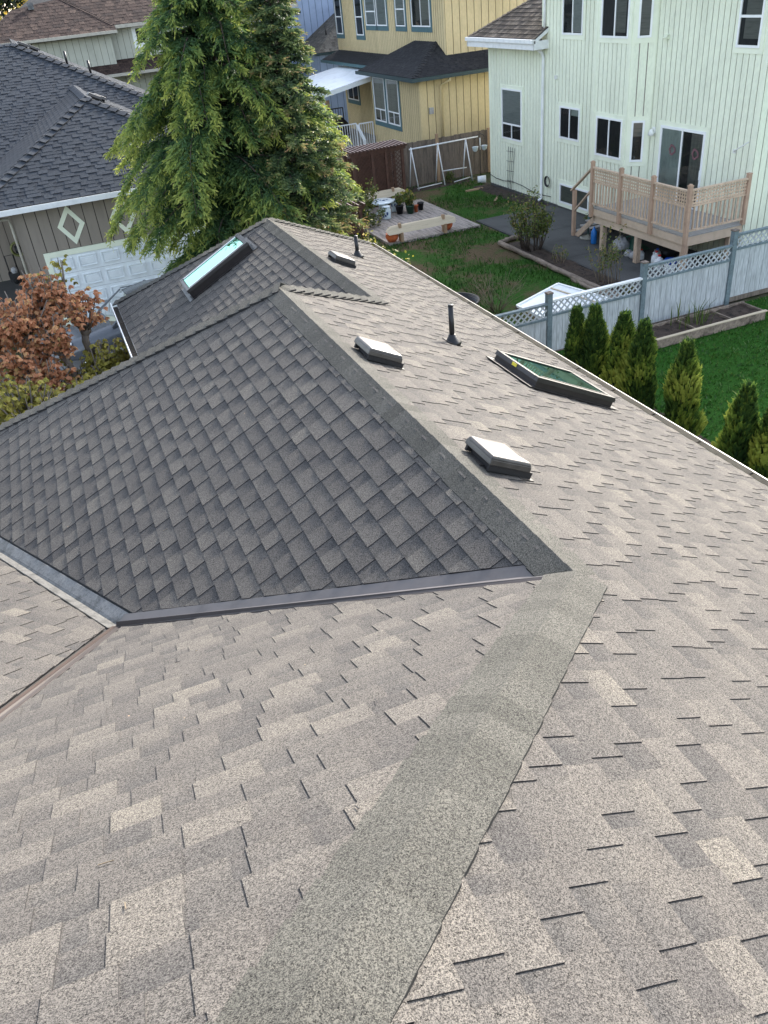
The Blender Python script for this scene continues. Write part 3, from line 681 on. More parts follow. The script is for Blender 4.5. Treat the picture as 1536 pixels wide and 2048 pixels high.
mb = MB(); mb.box(15.93, 26.62, 4.93, 15.99, 31.36, 5.19, 'white_metal'); mb.box(15.86, 26.60, 5.12, 15.985, 31.40, 5.235, 'white_metal'); mb.box(15.93, 26.60, 4.93, 16.5, 26.64, 5.19, 'white_metal'); mb.box(15.93, 31.33, 4.93, 24, 31.39, 5.19, 'white_metal')
mb.face([(15.99, 26.64, 4.95), (15.99, 31.33, 4.95), (16.52, 31.33, 4.95), (16.52, 26.64, 4.95)], 'white_paint'); mb.build('gutter', mint)
mb = MB()
for P, pl_ in ((Plane(6.9 - .5 * 16.0, .5, 0), [(16.0, 16.4), (16.0, 27.5), (20.5, 23.0), (20.5, 20.9)]), (Plane(6.9 + .5 * 25.0, -.5, 0), [(25., 16.4), (25., 27.5), (20.5, 23.0), (20.5, 20.9)]),
               (Plane(6.9 - .5 * 16.4, 0, .5), [(16., 16.4), (25., 16.4), (20.5, 20.9)]), (Plane(6.9 + .5 * 27.5, 0, -.5), [(16., 27.5), (25., 27.5), (20.5, 23.)])): deck(mb, P, pl_, mat='shake', fascia='white_metal')
mb.build('roof', mint)
# ------------------------------------------------------------------ mint deck
dk = thing('wooden_deck', 'raised tan wooden deck with lattice railing against the mint house', 'deck', (15.5, 19, 0))
X0, Y0, Y1, ZF = 14.6, 16.95, 21.02, 1.20
mb = MB(); n = 14
for i in range(n): x = X0 + .03 + (16.46 - X0) * i / n; mb.box(x, Y0, ZF - .035, x + (16.46 - X0) / n - .008, Y1, ZF, 'deck_floor')
mb.build('deck_floor', dk)
mb = MB(); mb.box(X0 + .01, Y0 + .02, .98, X0 + .05, Y1, ZF - .04, 'deck_fascia'); mb.box(X0 + .06, Y0 + .04, .76, X0 + .10, Y1 + .02, .975, 'deck_fascia'); mb.box(X0 + .05, Y0 + .02, .93, 16.46, Y0 + .06, ZF - .04, 'deck_fascia'); mb.box(X0 + .06, Y1 - .05, .80, 16.46, Y1, ZF - .05, 'deck_fascia')
mb.build('fascia', dk)
PY = (16.88, 18.29, 19.67, 21.02)
for i, y in enumerate(PY):
    mb = MB(); z = .80 if i == 0 else (1.0 if i < 3 else .94); mb.box(X0 - .085, y - .05, z, X0 + .008, y + .05, 2.44, 'deck_post'); mb.box(X0 - .092, y - .057, 2.44, X0 + .015, y + .057, 2.47, 'deck_post'); mb.obox((X0 - .07, y - .035, 2.47), (.06, 0, 0), (0, .07, 0), (0, 0, .025), 'deck_post'); mb.build('post', dk)
mb = MB(); mb.box(16.38, Y0 - .05, ZF - .02, 16.48, Y0 + .05, 2.42, 'deck_post'); mb.box(16.375, Y0 - .055, 2.42, 16.485, Y0 + .055, 2.45, 'deck_post'); mb.build('post', dk)
def rail_bay(p, q):
    """one bay of railing between two posts: rails, square lattice above, balusters below"""
    p, q = V(p), V(q); d = q - p; L = d.length; d.normalize(); nn = d.cross(V((0, 0, 1)))
    at = lambda a, z: V((p.x, p.y, 0)) + d * a + V((0, 0, z))
    mb = MB()
    for z, h, w in ((2.295, .045, .085), (1.915, .04, .05), (1.305, .045, .06)): mb.obox(at(0, z) - nn * w / 2, d * L, nn * w, (0, 0, h), 'deck_wood')
    r = mb.build('railing', dk)
    mb = MB(); k = int(L / .085)
    for i in range(k):
        a = (i + .5) * L / k; mb.obox(at(a - .019, 1.955) - nn * .012, d * .038, nn * .011, (0, 0, .34), 'deck_wood')
    for i in range(4): mb.obox(at(0, 1.975 + i * .083) - nn * .0005, d * L, nn * .011, (0, 0, .040), 'deck_wood')
    mb.build('lattice', r)
    k = int(L / .128)
    for i in range(k):
        a = (i + .5) * L / k; mb = MB(); mb.obox(at(a - .019, 1.35) - nn * .019, d * .038, nn * .038, (0, 0, .565), 'deck_wood'); mb.build('baluster', r)
for y0, y1 in zip(PY, PY[1:]): rail_bay((X0 - .035, y0 + .05, 0), (X0 - .035, y1 - .05, 0))
rail_bay((X0 + .01, Y0 - .0, 0), (16.38, Y0 - .0, 0))
for x, y in ((14.75, 17.1), (14.75, 19.0), (14.75, 20.62), (16.2, 17.1)):
    mb = MB(); mb.box(x - .07, y - .07, 0, x + .07, y + .07, .93, 'deck_wood'); mb.build('support_post', dk)
st = MB()
for i in range(5):
    y = Y1 + .10 + .27 * i; z = ZF - .20 * (i + 1); st.box(14.98, y - .04, z - .035, 16.3, y + .25, z, 'deck_floor')
for x in (14.96, 16.3): st.obox((x, Y1 + .02, ZF - .28), (.04, 0, 0), (0, 1.42, -1.08), (0, 0, .20), 'deck_wood')
st.build('stairs', dk)
mb = MB(); mb.box(14.88, 22.40, 0, 14.98, 22.50, 1.40, 'deck_post'); mb.build('newel_post', dk)
mb = MB(); mb.bar((14.93, 22.62, 1.36), (14.6, Y1 + .02, 2.32), .09, .04, 'deck_wood'); mb.bar((14.93, 22.42, .80), (14.6, Y1 + .02, 1.72), .06, .04, 'deck_wood'); mb.build('handrail', dk)
# ------------------------------------------------------------------ yellow house
yel = thing('yellow_house', 'mustard yellow two storey house with teal window trim and dark roof skirts', 'house', (20, 41, 0))
U = Wall((16.8, 48.5), (0, -1, 0), (-1, 0, 0)); UA = lambda y: 48.5 - y
uw = [(UA(48.51) + .14, UA(47.41), 4.99, 6.9), (UA(45.33), UA(44.35), 4.98, 6.9), (UA(43.85), UA(42.55), 5.42, 6.9), (UA(42.40), UA(41.16), 5.42, 6.9), (UA(40.05), UA(39.0), 5.42, 6.9), (UA(38.25), UA(36.35), 5.42, 6.9)]
mb = MB()
siding(mb, U, UA(35.0), 3.9, 7.1, [op(*q) for q in uw], .205, .05, 'yellow_wall', 'yellow_groove')
US = Wall((16.8, 35.0), (1, 0, 0), (0, -1, 0)); siding(mb, US, 8, 3.9, 7.1, [], .33, .03, 'yellow_wall', 'yellow_groove')
U.box(mb, UA(35.0) - .10, UA(35.0), 3.9, 7.1, 0, .022, 'yellow_wall')
BF = Wall((15.17, 39.75), (0, -1, 0), (-1, 0, 0)); BA = lambda y: 39.75 - y
bwn = [(BA(39.45), BA(38.1), 1.78, 3.62), (BA(37.85), BA(36.5), 1.78, 3.62)]
siding(mb, BF, BA(34.3), .1, 3.9, [op(*q, .12) for q in bwn], .205, .05, 'yellow_wall', 'yellow_groove')
BS = Wall((15.17, 34.3), (1, 0, 0), (0, -1, 0)); siding(mb, BS, 9, .1, 3.85, [], .33, .03, 'yellow_wall', 'yellow_groove')
BS.box(mb, 0, .12, .1, 3.9, 0, .022, 'yellow_wall'); BF.box(mb, 5.35, 5.45, .1, 3.9, 0, .022, 'yellow_wall')
BN = Wall((16.3, 39.75), (-1, 0, 0), (0, 1, 0)); siding(mb, BN, 1.13, .1, 3.9, [], .2, .03, 'yellow_wall', 'yellow_groove')
RE = Wall((16.3, 46.7), (0, -1, 0), (-1, 0, 0)); siding(mb, RE, 6.95, .1, 3.95, [op(.5, 2.1, 2.05, 3.2)], .205, .05, 'yellow_wall', 'yellow_groove')
mb.build('wall', yel)
tw = dict(casing='teal_trim', fw=.05, cw=.13, sill=.05)
for q, mu, bl in zip(uw, ((('h', .42),), (('h', .42),), (('h', .40),), (), (('h', .45),), (('v', .5),)), (None, None, ('blind', .05, 0, 1), ('blind', .02, 0, 1), ('blind', .05, 0, 1), ('dim_blind', .05, .5, 1))): window(U, yel, *q, mu, blind=bl, **tw)
for q in bwn: window(BF, yel, *q, (('h', .28), ('v', .5, 0, .27)), glass='bright_glass', blind=('dim_blind', .3, 0, 1), **tw)
window(RE, yel, .5, 2.1, 2.05, 3.2, (('v', .5),), **tw)
mb = MB(); BF.box(mb, BA(38.3), BA(36.0), .85, 1.0, .014, .04, 'teal_trim'); BF.box(mb, BA(38.2), BA(36.1), .55, .85, .014, .025, 'dark_room'); mb.build('basement_window', yel)
# dark roof skirts with teal gutters: bay hip, side strip, strip above the porch
pb = .5; EZ = 3.86; EX, EY = 14.74, 33.88
P1 = Plane(EZ - pb * EX, pb, 0); P2 = Plane(EZ - pb * EY, 0, pb); P3 = Plane(EZ + pb * 40.2, 0, -pb)
top = 16.8; h1 = EY + (top - EX); h2 = 40.2 - (top - EX)
mb = MB()
for P, pl_ in ((P1, [(EX, EY), (EX, 40.2), (top, h2), (top, h1)]), (P2, [(EX, EY), (25, EY), (25, 35.0), (EX + 1.12, 35.0)]), (P2, [(EX + 1.12, 35.0), (16.8, 35.0), (top, h1)]), (P3, [(EX, 40.2), (top, 40.2), (top, h2)])):
    deck(mb, P, pl_, fascia='dark_teal'); shingles(mb, P, pl_, 41, mat='black_shingle', e=.145, tooth=(.15, .3), gap=(.05, .15), edges=False, h1=.012)
P4 = Plane(3.84 - pb * 16.0, pb, 0); pl_ = [(16.0, 40.2), (16.0, 49.2), (16.8, 48.4), (16.8, 40.2)]
deck(mb, P4, pl_, fascia='dark_teal'); shingles(mb, P4, pl_, 42, mat='black_shingle', edges=False)
caps(mb, (EX, EY, EZ), (top, h1, EZ + pb * (top - EX)), P1, P2, 43, mat='black_shingle', w=.13, lift=.03, e=.2)
mb.build('roof_skirt', yel)
mb = MB(); gutter(mb, (EX + .02, EY - .1, EZ - .02), (EX + .02, 40.3, EZ - .02), (-1, 0, 0), 'dark_teal', w=.12, d=.12, inner='dark_teal'); gutter(mb, (EX - .1, EY + .02, EZ - .02), (25, EY + .02, EZ - .02), (0, -1, 0), 'dark_teal', w=.12, d=.12, inner='dark_teal'); gutter(mb, (16.02, 40.3, 3.82), (16.02, 49.2, 3.82), (-1, 0, 0), 'teal_trim', w=.12, d=.12, inner='dark_teal'); mb.build('gutter', yel)
mb = MB(); mb.tube([(16.35, EY - .05, 3.74), (16.35, EY - .05, 3.62), (16.1, 34.2, 3.45), (16.08, 34.22, 1.4)], .05, 'yellow_wall', 8); mb.build('downpipe', yel)
mb = MB(); BS.box(mb, .37, .55, 2.42, 2.66, .014, .11, 'grey_box'); mb.build('meter_box', yel)
mb = MB()
for P, q in ((Plane(7.1 - .5 * 16.3, .5, 0), [(16.3, 34.5), (16.3, 49.), (20.5, 44.8), (20.5, 38.7)]), (Plane(7.1 - .5 * 34.5, 0, .5), [(16.3, 34.5), (24.7, 34.5), (20.5, 38.7)]), (Plane(7.1 + .5 * 24.7, -.5, 0), [(24.7, 34.5), (24.7, 49.), (20.5, 44.8), (20.5, 38.7)])): deck(mb, P, q, mat='black_shingle', fascia='dark_teal')
mb.build('roof', yel)
# porch of the yellow house
pc = thing('patio_cover', 'white corrugated patio cover on a post beside the yellow house', 'patio cover', (14.5, 43.5, 0))
mb = MB(); k = 36
a, b, c, d = V((16.2, 43.3, 3.55)), V((15.9, 40.3, 3.60)), V((13.0, 40.3, 3.05)), V((13.0, 46.8, 3.0))
a = V((16.2, 46.8, 3.6)); b = V((16.2, 40.3, 3.66)); c = V((12.9, 40.3, 3.10)); d = V((12.9, 46.8, 3.05))
mb.grid([[p + (q - p) * (i / k) + V((0, 0, .018 * math.cos(i * PI))) for i in range(k + 1)] for p, q in ((a, b), (d, c))], 'sheet_white', smooth=False)
mb.build('roof_sheet', pc)
mb = MB(); mb.box(12.85, 40.25, 2.90, 12.92, 46.85, 3.10, 'white_paint'); mb.obox((12.9, 40.22, 2.93), (3.3, 0, .55), (0, .05, 0), (0, 0, .18), 'white_paint'); mb.build('beam', pc)
for x, y in ((13.0, 46.0), (13.0, 40.5), (14.4, 45.6)):
    mb = MB(); mb.box(x - .05, y - .05, 0, x + .05, y + .05, 2.95 if x < 14 else 3.25, 'white_paint'); mb.build('post', pc)
bal = thing('balcony', 'raised porch with white picket railing at the corner of the yellow house', 'porch', (14.0, 43, 0))
mb = MB(); mb.box(12.2, 39.9, .45, 16.25, 47.4, .60, 'deck_floor'); mb.box(12.2, 39.9, 0, 16.2, 40.0, .45, 'old_board'); mb.box(12.2, 40., 0, 12.3, 47.4, .45, 'old_board'); mb.build('porch_floor', bal)
def picket(p, q, z0, z1, mat, sp=.115):
    p, q = V(p), V(q); d = q - p; L = d.length; d.normalize(); mb = MB()
    mb.bar(V((p.x, p.y, z1)), V((q.x, q.y, z1)), .06, .05, mat); mb.bar(V((p.x, p.y, z0 + .08)), V((q.x, q.y, z0 + .08)), .04, .04, mat)
    k = int(L / sp)
    for i in range(k + 1):
        c = p + d * (L * i / k); w = .05 if i in (0, k) else .022; mb.box(c.x - w / 2, c.y - w / 2, z0, c.x + w / 2, c.y + w / 2, z1, mat)
    return mb.build('railing', bal)
picket((12.3, 39.95, 0), (14.3, 39.95, 0), .6, 1.70, 'white_vinyl'); picket((14.45, 39.95, 0), (15.14, 39.95, 0), .6, 1.66, 'white_vinyl')
mb = MB(); mb.bar((14.32, 39.9, 1.62), (14.42, 39.3, 1.0), .10, .10, 'white_vinyl'); mb.bar((14.42, 39.3, 0), (14.42, 39.3, 1.05), .10, .10, 'white_vinyl'); mb.build('stair_rail', bal)
picket((13.2, 47.2, 0), (16.2, 47.2, 0), .6, 1.55, 'iron', .14)
for x, y, s, lab in ((14.75, 44.2, 1., 'dark covered barbecue on the porch beside the yellow wall'), (13.7, 43.6, .8, 'low lumpy covered chair behind the white picket railing')):
    t = thing('covered_grill', lab, 'covered furniture', (x, y, .6), 'covered porch furniture'); mb = MB()
    mb.grid([[V((x + .62 * s * q * math.cos(k * PI / 8) * (1 + .12 * math.sin(k * 3)), y + .42 * s * q * math.sin(k * PI / 8) * (1 + .1 * math.cos(k * 5)), .6 + z * s + .05 * math.sin(k * 2.3 + z))) for k in range(16)] for q, z in ((1.05, .0), (1., .35), (.92, .62), (.6, .82), (.2, .86))], 'cover_cloth', closed=True, cap=True); mb.build('cloth_cover', t)
# ------------------------------------------------------------------ left garage house
gar = thing('taupe_garage_house', 'taupe house with white garage door, white diamonds and slate blue roof', 'house', (2, 30, 0))
G = Wall((-1.1, 24.0), (1, 0, 0), (0, -1, 0)); GA = lambda x: x + 1.1
mb = MB(); siding(mb, G, 6.2, 0, 3.35, [(GA(-.62), GA(4.6), 0, 2.12)], .30, .022, 'taupe_wall', 'taupe_groove')
G.box(mb, 0, .08, 0, 3.35, 0, .024, 'taupe_wall')
GB = Wall((-6, 30.6), (1, 0, 0), (0, -1, 0)); siding(mb, GB, 4.9, 0, 3.4, [], .30, .022, 'taupe_wall', 'taupe_groove')
GS = Wall((-1.1, 30.6), (0, -1, 0), (-1, 0, 0)); siding(mb, GS, 6.6, 0, 3.35, [], .30, .022, 'taupe_wall', 'taupe_groove')
GR = Wall((5.1, 24.0), (0, 1, 0), (1, 0, 0)); siding(mb, GR, 7, 0, 3.35, [], .30, .022, 'taupe_wall', 'taupe_groove')
mb.build('wall', gar)
mb = MB(); G.box(mb, GA(-.48), GA(4.46), 0, 1.97, .002, .02, 'door_white')
for i in range(4):
    z = .03 + i * .49
    G.box(mb, GA(-.48), GA(4.46), z - .008, z, .018, .0225, 'sash_grey')
    for j in range(8):
        a = GA(-.48) + (j + .5) * 4.94 / 8
        for (w, d0, mt) in ((.235, .024, 'door_white'),):
            zc = z + .245
            for (b0, b1, c0, c1) in ((-w, w, -.15, -.125), (-w, w, .125, .15), (-w, -w + .025, -.125, .125), (w - .025, w, -.125, .125)): G.box(mb, a + b0, a + b1, zc + c0, zc + c1, .019, .048, mt)
            G.box(mb, a - w + .06, a + w - .06, zc - .085, zc + .085, .019, .040, mt)
mb.build('garage_door', gar)
mb = MB()
for b0, b1, c0, c1 in ((-.62, -.48, 0, 1.97), (4.46, 4.6, 0, 1.97), (-.62, 4.6, 1.97, 2.11)): G.box(mb, GA(b0), GA(b1), c0, c1, .001, .05, 'mint_trim')
mb.build('door_trim', gar)
for cx in (.285, 1.66, 3.03):
    mb = MB(); c = GA(cx); zc = 2.70; ww, hh = .355, .505; k = .62
    o_ = [(0, hh), (ww, 0), (0, -hh), (-ww, 0)]
    for i in range(4):
        p, q = o_[i], o_[(i + 1) % 4]
        A_ = [G.p(c + p[0], zc + p[1], .032), G.p(c + q[0], zc + q[1], .032), G.p(c + q[0] * k, zc + q[1] * k, .032), G.p(c + p[0] * k, zc + p[1] * k, .032)]
        B_ = [x - G.n * .03 for x in A_]
        mb.face(A_, 'mint_trim')
        for a in range(4): mb.face([B_[a], B_[(a + 1) % 4], A_[(a + 1) % 4], A_[a]], 'mint_trim')
    mb.build('diamond_trim', gar)
GZ = 3.42; FA = (1.70, 27.30); sx = 3.75
G1 = Plane(GZ - .512 * 23.55, 0, .512); G2 = Plane(G1.z(*FA) - .512 * FA[0], .512, 0); G3 = Plane(G1.z(*FA) + .512 * FA[0], -.512, 0)
ex0 = FA[0] - 3.75; ex1 = FA[0] + 3.75
BK = 31.6; G4 = Plane(G1.z(*FA) - .512 * BK, 0, .512)
p1 = [(ex0, 23.55), (ex1, 23.55), FA]; p2 = [(ex0, 23.55), FA, (FA[0], BK), (ex0, BK - 3.75)]; p3 = [(ex1, 23.55), FA, (FA[0], BK), (ex1, BK - 3.75)]
AP = (.25, 34.2); p4 = [(-7, BK - 3.75), (ex0, BK - 3.75), (FA[0], BK), (ex1, BK - 3.75), (AP[0] + 6.35, BK - 3.75), AP, (-7, 34.2)]
G5 = Plane(G4.z(*AP) + .512 * AP[0], -.512, 0)
for P, q, sd in ((G1, p1, 51), (G2, p2, 52), (G3, p3, 53), (G4, p4, 54), (G5, [AP, (AP[0] + 6.35, BK - 3.75), (AP[0] + 6.35, 42), (AP[0], 42)], 55)):
    mb = MB(); deck(mb, P, q); shingles(mb, P, q, sd, mat='slate_shingle', tooth=(.2, .42), gap=(.1, .3), h1=.014, tints=(.4, .62), low=(.38, .55), band=.5, edges=(sd in (51, 54))); mb.build('roof_slope', gar)
for a, b, PA, PB, sd in ((ends(G1, (ex0, 23.55)), ends(G1, FA), G1, G2, 1), (ends(G1, (ex1, 23.55)), ends(G1, FA), G1, G3, 2), (ends(G4, (AP[0] + 6.35, BK - 3.75)), ends(G4, AP), G4, G5, 3), (ends(G2, (FA[0], BK)), ends(G2, FA), G2, G3, 5)):
    mb = MB(); caps(mb, a, b, PA, PB, sd, mat='slate_shingle', e=.3, w=.16, lift=.06); mb.build('ridge_cap', gar)
mb = MB(); caps(mb, ends(G4, (-7, 34.2)), (AP[0], 34.2, G4.z(*AP) + .001), G4, Plane(G4.z(*AP) + .512 * 34.2, 0, -.512), 6, mat='slate_shingle', e=.2, w=.15, lift=.03); mb.build('ridge_cap', gar)
mb = MB(); gutter(mb, (ex0 - .1, 23.56, GZ - .01), (ex1 + .1, 23.56, GZ - .01), (0, -1, 0), 'white_metal', w=.125, d=.115); mb.build('gutter', gar)
mb = MB(); mb.face([(ex0, 23.55, GZ - .12), (ex1, 23.55, GZ - .12), (ex1, 24.02, GZ - .12), (ex0, 24.02, GZ - .12)], 'white_paint'); mb.face([(ex0, 23.55, GZ - .12), (ex0, 30, GZ - .12), (-1.08, 30, GZ - .12), (-1.08, 23.55, GZ - .12)], 'white_paint'); mb.build('soffit', gar)
mb = MB(); mb.tube([(-1.75, 23.6, GZ - .13), (-1.7, 23.75, 3.2), (-1.18, 23.92, 3.12), (-1.16, 23.93, 2.95), (-1.16, 23.93, .05)], .035, 'cream_metal', 8); mb.build('downpipe', gar)
for P, x, y in ((G3, 1.95, 27.9), (G3, 2.15, 28.6), (G5, .55, 34.9), (G5, .9, 36.2)):
    F = frame_of(P, x, y); mb = MB(); rbox(mb, F, -.2, .2, -.2, .2, .06, .13, 'vent_paint', .03, .03); rbox(mb, F, -.14, .14, -.14, .14, 0, .06, 'vent_dark'); mb.build('roof_vent', gar)
for x, y in ((1.45, 33.2), (2.1, 32.7)):
    o = V((x + .35, y + .5, G5.z(x + .35, y + .5))); mb = MB(); mb.tube([o, o + V((0, 0, .42))], .04, 'black_pvc', 8); mb.build('vent_pipe', gar)
# hose reel and pressure washer at its corner
hr = thing('hose_reel', 'green garden hose coiled on a black reel at the taupe corner', 'hose', (-1.5, 30.4, 0)); mb = MB()
for q in range(5):
    rr = .19 + .018 * (q % 3); mb.tube([V((-1.5 + rr * math.cos(k * PI / 9), 30.45 - .03 * q, .98 + rr * 1.05 * math.sin(k * PI / 9))) for k in range(19)], .022, 'hose_green', 6)
mb.build('coiled_hose', hr)
mb = MB(); mb.lathe((-1.5, 30.4, .86), [(.10, 0), (.10, .22)], 'iron', 10); mb.bar((-1.5, 30.5, 0), (-1.5, 30.5, 1.0), .06, .06, 'iron'); mb.tube([(-1.35, 30.3, .8), (-1.30, 30.25, .45), (-1.42, 30.2, .1)], .02, 'iron', 6); mb.build('reel_stand', hr)
pw = thing('pressure_washer', 'small dark pressure washer with clear tank beside the hose reel', 'machine', (-1.85, 30.1, 0)); mb = MB()
mb.box(-2.02, 29.95, .08, -1.68, 30.25, .34, 'iron'); mb.tube([(-1.98, 30.25, .3), (-1.98, 30.3, .85), (-1.72, 30.3, .85), (-1.72, 30.25, .3)], .018, 'iron', 6); mb.build('body', pw)
mb = MB(); mb.lathe((-1.80, 30.0, .34), [(.10, 0), (.11, .06), (.09, .16), (.03, .19)], 'bag_grey', 10); mb.build('tank', pw)
for y in (29.93, 30.27):
    mb = MB(); mb.tube([(-1.85, y - .02, .09), (-1.85, y + .02, .09)], .09, 'tyre', 10); mb.build('wheel', pw)
# ------------------------------------------------------------------ far houses
br = thing('brown_roof_house', 'sage grey house with mottled brown roof behind the slate blue roofs', 'house', (4, 50, 0))
BW = Wall((-6, 46), (1, 0, 0), (0, -1, 0)); mb = MB(); siding(mb, BW, 10.7, 0, 6.5, [(9.1, 10.5, 3.2, 4.4)], .30, .02, 'sage_wall', 'sage_groove')
BW2 = Wall((4.7, 46.35), (1, 0, 0), (0, -1, 0)); siding(mb, BW2, 8.3, 0, 6.6, [op(1.27, 2.3, 5.76, 6.42)], .30, .02, 'sage_wall', 'sage_groove')
BW.box(mb, 10.6, 10.7, 0, 6.5, 0, .03, 'sage_wall'); mb.build('wall', br)
window(BW2, br, 1.17, 2.35, 5.74, 6.46, (('v', .5),), casing='white_paint', cw=.12, blind=('dim_blind', .1, .5, 1))
window(BW, br, 9.2, 10.4, 3.4, 4.3, (('v', .4),), casing='white_paint', cw=.12)
H1 = Plane(6.45 - .45 * 45.5, 0, .45); mb = MB()
q1 = [(-7, 45.5), (4.95, 45.5), (4.95, 45.9), (14, 45.9), (14, 52.), (3.4, 49.2), (2.9, 48.45), (.7, 48.15), (-.4, 46.6), (-7, 46.6)]
deck(mb, H1, [(-.9, 45.5), (4.95, 45.5), (4.95, 53), (.1, 47.1)], fascia='cream_metal'); 
qa = [(-1.2, 45.5), (4.98, 45.5), (4.98, 46.0), (3.1, 48.8), (.75, 48.2)]
qb = [(4.98, 45.95), (14, 45.95), (14, 53.), (4.0, 53.), (3.1, 48.8)]
H2 = Plane(H1.z(4.98, 45.95) - .46 * 45.95, 0, .46)
for P, q, sd in ((H1, qa, 61), (H2, qb, 62)): shingles(mb, P, q, sd, mat='brown_shingle', e=.29, tooth=(.2, .5), gap=(.1, .3), tints=(0, 1), low=(0, .8), edges=False, band=.35); deck(mb, P, q, fascia='cream_metal')
caps(mb, (4.98, 45.97, H1.z(4.98, 45.97)), (3.1, 48.8, H1.z(3.1, 48.8)), H1, H2, 63, mat='brown_shingle', w=.16, lift=.03)
H4 = Plane(H1.z(.75, 48.2) + .45 * .75 * -1 + 0, .45, 0); mb.face([(-1.2, 45.5, H1.z(-1.2, 45.5)), (.75, 48.2, H1.z(.75, 48.2)), (.75, 53, H1.z(.75, 48.2)), (-1.2, 53, H1.z(-1.2, 45.5))], 'brown_shingle')
H3 = Plane(4.72 - .45 * 45.2, 0, .45); qq = [(-6, 45.2), (13, 45.2), (13, 46.3), (-6, 46.3)]; deck(mb, H3, qq, fascia='cream_metal'); shingles(mb, H3, qq, 64, mat='brown_shingle', e=.2, tooth=(.2, .5), gap=(.1, .3), edges=False)
mb.build('roof', br)
mb = MB(); mb.box(-1.3, 45.38, 6.34, 5.0, 45.5, 6.46, 'cream_metal'); mb.box(5.0, 45.84, 6.50, 14, 45.95, 6.62, 'cream_metal'); mb.box(-6, 45.08, 4.60, 13, 45.2, 4.72, 'cream_metal'); mb.build('gutter', br)
F = frame_of(H1, 1.62, 47.9); mb = MB(); o = H1.pt(1.62, 48.05, 0); mb.box(o.x - .13, o.y - .13, o.z, o.x + .13, o.y + .13, o.z + .28, 'galv'); mb.build('roof_vent', br)
bl = thing('blue_house', 'lavender blue house with grey tan roof far behind the conifers', 'house', (20, 58, 0))
mb = MB(); k1 = .62; EB = (16.0, 50.0, 4.1)
B1 = Plane(EB[2] - k1 * EB[0], k1, 0); B2 = Plane(EB[2] - k1 * EB[1], 0, k1)
qa = [(16.0, 50.0), (16.0, 53.6), (20.3, 57.5), (21., 55.0)]; qb = [(16., 50.), (26, 50.), (26, 55.), (21., 55.)]
for P, q, sd in ((B1, qa, 71), (B2, qb, 72)): deck(mb, P, q, fascia='dark_teal'); shingles(mb, P, q, sd, mat='tan_shingle', e=.25, tooth=(.2, .4), gap=(.1, .3), edges=False, tints=(.2, .8))
mb.build('roof', bl)
mb = MB(); WL = Wall((12, 54.2), (1, 0, 0), (0, -1, 0)); siding(mb, WL, 12, 0, 9.0, [op(2.1, 2.9, 6.5, 7.2)], .4, .03, 'blue_wall', 'blue_groove'); WL2 = Wall((16.2, 50.3), (1, 0, 0), (0, -1, 0)); siding(mb, WL2, 10, 0, 4.1, [], .4, .03, 'blue_wall', 'blue_groove'); WL3 = Wall((16.2, 54.3), (0, -1, 0), (-1, 0, 0)); siding(mb, WL3, 4, 0, 4.1, [], .4, .03, 'blue_wall', 'blue_groove'); mb.build('wall', bl)
window(WL, bl, 2.1, 2.9, 6.5, 7.2, (('v', .5),), casing='teal_trim')
mb = MB(); mb.tube([(17.2, 51.6, B1.z(17.2, 51.6)), (17.2, 51.6, B1.z(17.2, 51.6) + .45)], .04, 'black_pvc', 8); mb.build('vent_pipe', bl)
mb = MB(); mb.box(11.5, 54.0, 6.0, 16.6, 54.2, 6.12, 'dark_teal'); mb.build('trim_band', bl)
# ------------------------------------------------------------------ ground sheets
def sheet(name, pts, z, mat, kind='structure'):
    mb = MB(); mb.face([(x, y, z) for x, y in pts], mat); return struct(name, mb, kind)
sheet('ground', [(-400, -400), (400, -400), (400, 400), (-400, 400)], -.03, 'far_ground')
sheet('driveway', [(-1.4, 16.2), (5.5, 16.2), (5.5, 24.), (-1.4, 24.)], -.012, 'driveway')
sheet('path', [(-7, 24.), (-1.1, 24.), (-1.1, 30.6), (-7, 30.6)], -.012, 'concrete')
sheet('lawn', [(5.6, 15.15), (16.4, 15.15), (16.4, 33.), (5.6, 33.)], -.004, 'lawn_patchy')
sheet('back_lawn', [(5.3, -6), (30, -6), (30, 14.95), (5.3, 14.95)], -.004, 'lawn_lush')
sheet('patio', [(13.5, 15.2), (16.5, 15.2), (16.5, 26.2), (13.5, 26.2)], .03, 'concrete')
mb = MB(); mb.box(13.42, 15.2, -.03, 13.5, 23.3, .035, 'concrete_edge'); mb.box(13.42, 23.3, -.03, 13.5, 26.2, .032, 'concrete_edge')
for y in (17.8, 20.6, 23.4): mb.box(13.5, y - .008, .0302, 16.5, y + .008, .0325, 'concrete_edge')
struct('patio_edge', mb)
def mound(name, x0, x1, y0, y1, z, h, mat, nx=14, ny=30, seed=1):
    r = random.Random(seed); mb = MB()
    mb.grid([[(x0 + (x1 - x0) * i / nx, y0 + (y1 - y0) * j / ny, z + (0 if i in (0, nx) or j in (0, ny) else h * (.4 + r.random()))) for i in range(nx + 1)] for j in range(ny + 1)], mat)
    return struct(name, mb)
mound('garden_soil', 12.68, 13.42, 15.2, 23.1, .01, .06, 'soil', seed=2)
mound('wall_soil', 15.75, 16.48, 26.3, 31.0, .0, .05, 'soil', 8, 24, 3)
mound('fence_soil', 5.6, 16.4, 31.9, 32.9, -.01, .05, 'soil', 40, 8, 4)
mound('hedge_soil', 7.9, 9.7, 7., 14.6, -.01, .03, 'soil', 10, 30, 5)
